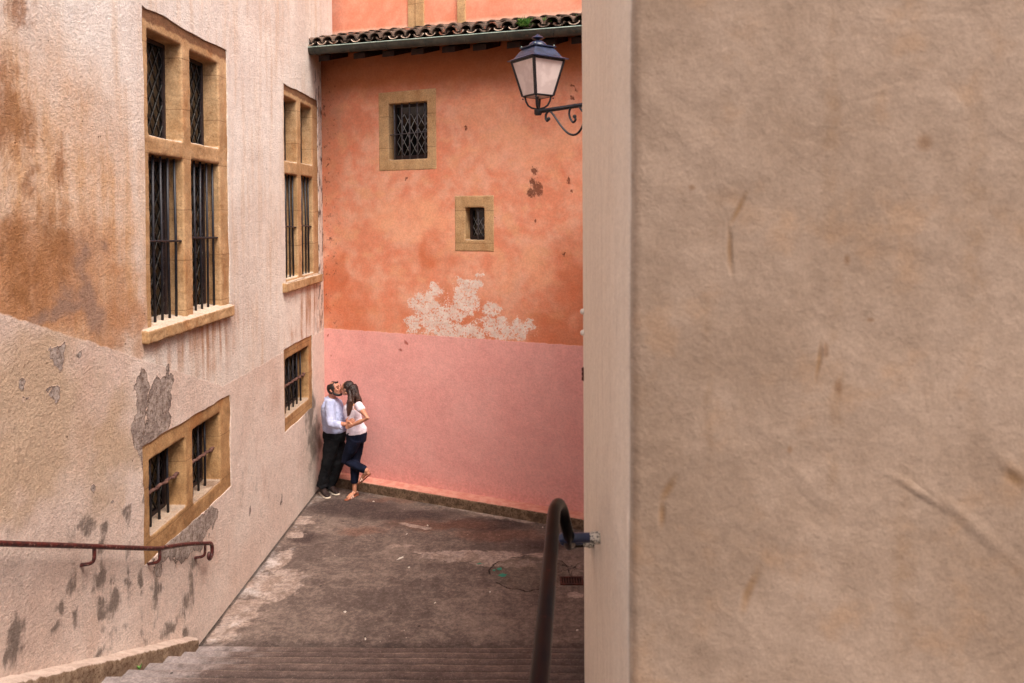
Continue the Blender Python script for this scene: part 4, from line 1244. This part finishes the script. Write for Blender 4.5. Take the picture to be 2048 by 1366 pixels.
RT = DD.copy()                       # towards the right of the picture
TC = NN.copy()                       # towards the camera
def man():
    body = MB(); sh = MB(); tr = MB()
    J = dict(neck=PP(322, 292, 0), ns=PP(308, 320, .19), fs=PP(330, 325, -.19), ne=PP(318, 545, .27), fe=PP(395, 500, -.25))
    hc = PP(354, 194, 0)
    # torso rings
    ring = [(352, 668, .135, .17), (354, 600, .145, .17), (356, 540, .156, .175), (342, 470, .145, .185), (330, 400, .13, .195), (322, 345, .105, .19), (320, 312, .06, .10), (322, 285, .045, .052)]
    body.tube([PP(a, b_) for a, b_, _, _ in ring], [w_ - .012 for *_, w_ in ring], [d_ - .012 for _, _, d_, _ in ring], adir=TC, n=24)
    body.tube([PP(320, 300), PP(326, 262), PP(332, 235)], [.062, .057, .058], n=14)
    face = (RT + UPV * .36 + TC * -.02).normalized(); up = (UPV - RT * .30)
    P_, Rm = head(body, hc, face, up, 1.0)
    # arms
    nw, nh = PP(462, 548, .25), PP(548, 505, .22)
    body.tube([J['ns'], (J['ns'] + J['ne']) / 2, J['ne'], J['ne'] * .5 + nw * .5, nw], [.052, .050, .042, .040, .028], n=14)
    hand(body, nw, nh, UPV, curl=.15, thumb=-1)
    fw, fh = PP(500, 500, -.21), PP(570, 480, -.16)
    body.tube([J['fs'], (J['fs'] + J['fe']) / 2, J['fe'], fw], [.052, .05, .042, .028], n=14)
    hand(body, fw, fh, UPV, curl=.2, thumb=-1)
    # legs
    nk, na = PP(288, 905, .12), PP(226, 1150, .12)
    fk, fa = PP(392, 930, -.03), PP(305, 1165, -.02)
    na.z = max(na.z, .10)
    hipn, hipf = PP(330, 680, .09), PP(372, 680, -.09)
    body.tube([hipn, (hipn + nk) / 2, nk, nk * .6 + na * .4, na], [.088, .08, .056, .054, .038], n=16)
    body.tube([hipf, (hipf + fk) / 2, fk, fk * .6 + fa * .4, fa], [.088, .08, .056, .054, .038], n=16)
    # feet on the ground
    nh_, nt = G(600 + 205 / 5.06, 740 + 1205 / 5.06, 0), G(600 + 322 / 5.06, 740 + 1292 / 5.06, 0)
    fh_, ft = G(600 + 285 / 5.06, 740 + 1215 / 5.06, 0), G(600 + 388 / 5.06, 740 + 1268 / 5.06, 0)
    feet = []
    for an, hl, tp in ((na, nh_, nt), (fa, fh_, ft)):
        dr_ = (tp - hl); dr_.z = 0; dr_.normalize()
        heel = Vector((an.x, an.y, 0)) - dr_ * .05
        feet.append((heel, dr_))
        body.tube([an, Vector((an.x, an.y, .075)), heel + dr_ * .12 + UPV * .05, heel + dr_ * .22 + UPV * .035], [.038, .038, .036, .028], n=12)
    man_o = body.build('person', M['skin_m'], voxel=.0055, soft=2)
    tag(man_o, 'man in pale blue shirt and dark trousers, kissing in the corner', 'person')
    # shirt
    sr = [(352, 606, .166, .19), (354, 585, .170, .195), (356, 540, .176, .195), (340, 470, .158, .20), (328, 400, .142, .208), (321, 345, .118, .203), (319, 315, .098, .155), (322, 284, .078, .086)]
    sh.tube([PP(a, b_) for a, b_, _, _ in sr], [w_ for *_, w_ in sr], [d_ for _, _, d_, _ in sr], adir=TC, n=28, cap=False)
    cuff = PP(418, 560, .26)
    sh.tube([J['ns'], (J['ns'] + J['ne']) / 2 - RT * .01, J['ne'], J['ne'] * .5 + cuff * .5, cuff], [.075, .078, .070, .064, .052], n=16)
    fc = PP(450, 500, -.23)
    sh.tube([J['fs'], (J['fs'] + J['fe']) / 2, J['fe'], fc], [.075, .075, .068, .05], n=16)
    s_o = soft_cloth(sh, 'shirt', M['shirt'], man_o, .0085, .022, 3, .08)
    cl = MB()
    cl.tube([PP(314, 310, .0), PP(320, 292), PP(326, 274, .0)], [.10, .082, .066], [.12, .082, .064], adir=TC, n=18, cap=False)
    cl.build('collar', M['shirt'], s_o, voxel=.006, soft=2)
    MB().tube([PP(404, 563, .26), PP(424, 559, .257)], .056, n=16, cap=False).build('cuff', M['shirt'], s_o, voxel=.006, soft=2)
    # trousers
    tr.tube([PP(352, 590), PP(350, 650), PP(350, 715)], [.172, .188, .178], [.145, .166, .15], adir=TC, n=26, cap=False)
    for hp, kn, an in ((hipn, nk, na), (hipf, fk, fa)):
        tr.tube([hp, hp * .5 + kn * .5, kn, kn * .5 + an * .5, an * .95 + kn * .05, an - UPV * .045], [.118, .112, .092, .084, .078, .082], n=18, cap=False)
    soft_cloth(tr, 'trousers', M['trouser'], man_o, .009, .03, 3, .09)
    for heel, d_ in feet:
        up_ = MB()
        up_.tube([heel + UPV * .062, heel + d_ * .05 + UPV * .075, heel + d_ * .12 + UPV * .062, heel + d_ * .19 + UPV * .044, heel + d_ * .255 + UPV * .036], [.035, .042, .046, .048, .036], [.048, .056, .05, .032, .022], adir=d_.cross(UPV), n=14)
        s1 = up_.build('shoe', M['shoe'], man_o, voxel=.007, soft=2)
        so = MB().tube([heel + d_ * -.01 + UPV * .014, heel + d_ * .08 + UPV * .013, heel + d_ * .2 + UPV * .013, heel + d_ * .27 + UPV * .016], [.04, .043, .052, .04], .013, adir=d_.cross(UPV), n=14)
        so.build('sole', M['sole'], s1, smooth=True)
    # hair: sides and back, thin top; beard
    hm = MB()
    hm.ball(P_(-.020, 0, .022), (.101, .0815, .098), 30, Rm)
    keep = []
    Ri = Rm.inverted()
    vs = hm.v; fs = []
    for f in hm.f:
        q = sum((vs[i] for i in f), Vector()) / len(f)
        l = Ri @ (q - hc)
        crown = (l.z > .085 and l.x < .03)
        hl_ = l.x < .045 - max(0, (.03 - l.z)) * .35
        if (hl_ and not crown and l.z > -.055) : fs.append(f)
    hm.f = fs
    ho = hm.build('hair', M['hair_m'], man_o, smooth=True)
    so = ho.modifiers.new('t', 'SOLIDIFY'); so.thickness = .010; so.offset = 0
    tf = MB(); tf.tube([P_(.062, -.03, .088), P_(.075, 0, .088), P_(.062, .03, .088)], .013, n=8)
    tf.tube([P_(.05, -.02, .100), P_(-.0, -.02, .118)], .008, n=8)
    tf.build('forelock', M['hair_m'], man_o, smooth=True)
    bd = MB()
    for sg in (1, -1):
        bd.tube([P_(-.005, .070 * sg, -.02), P_(.01, .062 * sg, -.06), P_(.045, .042 * sg, -.092), P_(.072, .012 * sg, -.105)], [.012, .017, .02, .019], n=10)
    bd.ball(P_(.072, 0, -.098), (.022, .03, .018), 12, Rm)
    bd.tube([P_(.084, .026, -.055), P_(.092, 0, -.048), P_(.084, -.026, -.055)], .005, n=8)
    bd.build('beard', M['hair_m'], man_o, voxel=.005, soft=1)
    eyes(man_o, P_, Rm, 1)
man()
def woman():
    body = MB(); sh = MB(); tr = MB()
    hc = PP(474, 188, .0)
    ring = [(572, 690, .10, .13), (574, 640, .10, .13), (562, 570, .085, .13), (548, 505, .078, .118), (538, 430, .098, .135), (540, 380, .1, .145), (548, 342, .075, .145), (540, 312, .05, .1), (520, 290, .04, .045)]
    body.tube([PP(a, b_) for a, b_, _, _ in ring], [w_ for *_, w_ in ring], [d_ for _, _, d_, _ in ring], adir=TC, n=24)
    body.tube([PP(532, 305), PP(516, 270), PP(508, 240)], [.046, .042, .044], n=14)
    face = (-RT - UPV * .10 + TC * .06).normalized(); up = UPV - RT * .12
    P_, Rm = head(body, hc, face, up, .90, True)
    ns, fs_ = PP(588, 352, .15), PP(540, 345, -.15)
    ne, nw, nh = PP(684, 488, .23), PP(535, 556, .26), PP(452, 578, .24)
    body.tube([ns, (ns + ne) / 2, ne, ne * .5 + nw * .5, nw], [.046, .043, .034, .034, .023], n=14)
    hand(body, nw, nh, UPV, curl=.25, sc=.92, thumb=-1)
    fe, fw, fh = PP(460, 440, -.26), PP(360, 400, -.27), PP(290, 390, -.22)
    body.tube([fs_, fe, fw], [.044, .034, .023], n=12)
    hand(body, fw, fh, UPV, curl=.2, sc=.92)
    hn, hf = PP(560, 690, .085), PP(580, 690, -.085)
    nk, na = PP(462, 915, .10), PP(682, 1022, -.02)
    fk, fa = PP(558, 930, -.04), PP(552, 1170, .0)
    body.tube([hn, (hn + nk) / 2, nk, nk * .6 + na * .4, na], [.06, .068, .052, .048, .032], n=16)
    body.tube([hf, (hf + fk) / 2, fk, fk * .6 + fa * .4, fa], [.06, .068, .052, .048, .032], n=16)
    # standing foot flat on the asphalt, raised foot resting its toes on the plinth
    d1 = (G(600 + 462 / 5.06, 740 + 1282 / 5.06) - G(600 + 585 / 5.06, 740 + 1222 / 5.06)); d1.z = 0; d1.normalize()
    h1 = Vector((fa.x, fa.y, 0)) - d1 * .045
    toe2 = PP(612, 1140, -.02)
    h2_ = na - UPV * .055 + RT * .03; d2 = (toe2 - h2_).normalized()
    feet = []
    for an, hl, dv in ((fa, h1 + UPV * .012, d1), (na, h2_, d2)):
        sd = dv.cross(UPV).normalized(); nv = sd.cross(dv)
        feet.append((hl, dv, sd, nv))
        body.tube([an, hl + dv * .05 + nv * .052, hl + dv * .12 + nv * .04, hl + dv * .18 + nv * .022], [.032, .032, .034, .036], [.034, .032, .026, .017], adir=sd, n=14)
        body.ball(hl + dv * .0 + nv * .026, .027, 12)
        for k in range(5):
            q0 = hl + dv * (.185 - .006 * k) + sd * ((k - 2) * .0155) + nv * .014
            body.tube([q0, q0 + dv * (.034 - .003 * k)], .0105 if k == 0 else .0078, n=8)
    wo = body.build('person', M['skin_w'], voxel=.005, soft=2)
    tag(wo, 'woman with long brown hair, white t-shirt and navy jeans, one foot raised', 'person')
    sr = [(573, 632, .142, .172), (572, 605, .138, .168), (562, 565, .110, .15), (548, 505, .098, .135), (528, 430, .124, .15), (530, 380, .12, .158), (542, 345, .088, .158), (537, 318, .06, .11)]
    sh.tube([PP(a, b_) for a, b_, _, _ in sr], [w_ for *_, w_ in sr], [d_ for _, _, d_, _ in sr], adir=TC, n=28, cap=False)
    sh.ball(PP(490, 412, .06), .05, 14); sh.ball(PP(490, 412, -.06), .05, 14)
    sl = ns * .62 + ne * .38
    sh.tube([ns, ns * .7 + ne * .3, sl], [.062, .060, .060], n=16)
    sl2 = fs_ * .6 + fe * .4
    sh.tube([fs_, sl2], [.06, .058], n=16, cap=False)
    soft_cloth(sh, 'tee_shirt', M['tee'], wo, .008, .018, 3, .07)
    tr.tube([PP(573, 595), PP(572, 655), PP(570, 722)], [.160, .172, .165], [.122, .140, .135], adir=TC, n=26, cap=False)
    for hp, kn, an, am in ((hn, nk, na, .9), (hf, fk, fa, .9)):
        tr.tube([hp, hp * .5 + kn * .5, kn, kn * .5 + an * .5, an * .9 + kn * .1], [.106, .097, .076, .064, .054], n=18, cap=False)
    soft_cloth(tr, 'jeans', M['jean'], wo, .009, .016, 3, .08)
    for hl, dv, sd, nv in feet:
        so = MB().tube([hl - dv * .02, hl + dv * .08, hl + dv * .17, hl + dv * .232], [.03, .029, .042, .034], .009, adir=sd, n=14).build('sandal', M['sandal_sole'], wo, smooth=True)
        st = MB()
        for f_, hh in ((.16, .03), (.125, .044)):
            st.tube([hl + dv * f_ + sd * .04 + nv * .004, hl + dv * (f_ - .006) + sd * .026 + nv * hh, hl + dv * (f_ - .01) + nv * (hh + .010), hl + dv * (f_ - .006) - sd * .026 + nv * hh, hl + dv * f_ - sd * .04 + nv * .004], .005, .012, n=8)
        st.tube([hl + dv * .19 + nv * .03, hl + dv * .12 + nv * .056, hl + dv * .07 + nv * .075], .004, .009, n=8)
        st.tube([hl + dv * .07 + nv * .07 + sd * .01, hl + dv * .02 + nv * .055 + sd * .036, hl - dv * .022 + nv * .045, hl + dv * .02 + nv * .055 - sd * .036, hl + dv * .07 + nv * .07 - sd * .01], .005, .009, n=8)
        st.build('strap', M['sandal'], so, smooth=True)
    # hair: cap over the skull and long loose fall
    hm = MB(); Ri = Rm.inverted()
    hm.ball(P_(-.022, 0, .026), (.106 * .9, .092 * .9, .102 * .9), 26, Rm)
    vs = hm.v
    hm.f = [f for f in hm.f if (lambda l: l.x < .040 - max(0, .05 - l.z) * .25)(Ri @ (sum((vs[i] for i in f), Vector()) / len(f) - hc))]
    # thicken the cap by filling behind it
    hr_ = MB()
    hr_.ball(P_(-.040, 0, .030), (.088, .083, .090), 24, Rm)
    hr_.tube([PP(537, 168, 0), PP(543, 230, .01), PP(550, 285, .015), PP(556, 330, .0)], [.072, .085, .092, .07], [.062, .075, .078, .06], adir=TC, n=18)
    hr_.tube([PP(500, 215, .085), PP(510, 270, .10), PP(512, 320, .125), PP(503, 380, .135), PP(494, 430, .14), PP(488, 462, .14)], [.03, .042, .045, .038, .026, .010], [.03, .044, .046, .036, .022, .008], n=14)
    hr_.tube([PP(570, 250, .05), PP(592, 300, .04), PP(612, 335, .02), PP(618, 360, .01)], [.045, .048, .034, .012], n=12)
    random.seed(12)
    for k in range(26):
        a = random.uniform(-30, 30); w_ = random.uniform(-.02, .05)
        hr_.tube([PP(520 + a * .6, 200, .07 + w_ * .3), PP(522 + a * .9 + random.uniform(-6, 6), 270, .10 + w_ * .4), PP(508 + a * .9 + random.uniform(-8, 8), 335, .125 + w_ * .5), PP(500 + a * .7 + random.uniform(-8, 8), 395, .14 + w_ * .4), PP(490 + a * .4, 430 + random.uniform(0, 40), .14 + w_ * .3)], [.012, .014, .013, .010, .003], n=6)
    for k in range(18):
        a = random.uniform(-24, 24)
        hr_.tube([PP(555 + a * .4, 190, .03), PP(568 + a * .7, 250, .05), PP(588 + a + random.uniform(-6, 6), 300, .05), PP(605 + a * .8, 345 + random.uniform(-15, 25), .03)], [.012, .014, .012, .003], n=6)
    hr_.build('hair', M['hair_w'], wo, voxel=.005, soft=1, disp=[(.012, .03)])
    eyes(wo, P_, Rm, .9)
woman()

# ------------------------------------------------------------------ light
w = bpy.data.worlds.new('World'); S.world = w; w.use_nodes = True
nt = w.node_tree
bg = nt.nodes['Background']
sky = nt.nodes.new('ShaderNodeTexSky'); sky.sky_type = 'NISHITA'; sky.sun_disc = False
EL, AZ = 57.0, 142.0                       # sun height; compass of the sun, clockwise from +Y
sky.sun_elevation = R(EL); sky.sun_rotation = R(AZ)
sky.air_density = .7; sky.dust_density = 4.0; sky.ozone_density = .3
cl_ = nt.nodes.new('ShaderNodeMix'); cl_.data_type = 'RGBA'; cl_.blend_type = 'MULTIPLY'; cl_.inputs[0].default_value = 1
cl_.inputs[7].default_value = (1, .975, .93, 1)       # bright overcast
nt.links.new(sky.outputs[0], cl_.inputs[6]); nt.links.new(cl_.outputs[2], bg.inputs[0]); bg.inputs[1].default_value = .15
sd_ = bpy.data.lights.new('sun', 'SUN'); sd_.energy = 1.6; sd_.angle = R(26); sd_.color = (1, .95, .89)
so_ = bpy.data.objects.new('sun', sd_); COL.objects.link(so_)
dv = Vector((math.sin(R(AZ)) * math.cos(R(EL)), math.cos(R(AZ)) * math.cos(R(EL)), math.sin(R(EL))))
so_.rotation_euler = dv.to_track_quat('Z', 'Y').to_euler()
S.view_settings.view_transform = 'Standard'; S.view_settings.look = 'None'
S.view_settings.gamma = 1; S.view_settings.exposure = 1.08
S.render.engine = 'CYCLES'
S.cycles.max_bounces = 8; S.cycles.diffuse_bounces = 3
S.cycles.use_denoising = True
S.cycles.use_adaptive_sampling = True; S.cycles.adaptive_threshold = .02
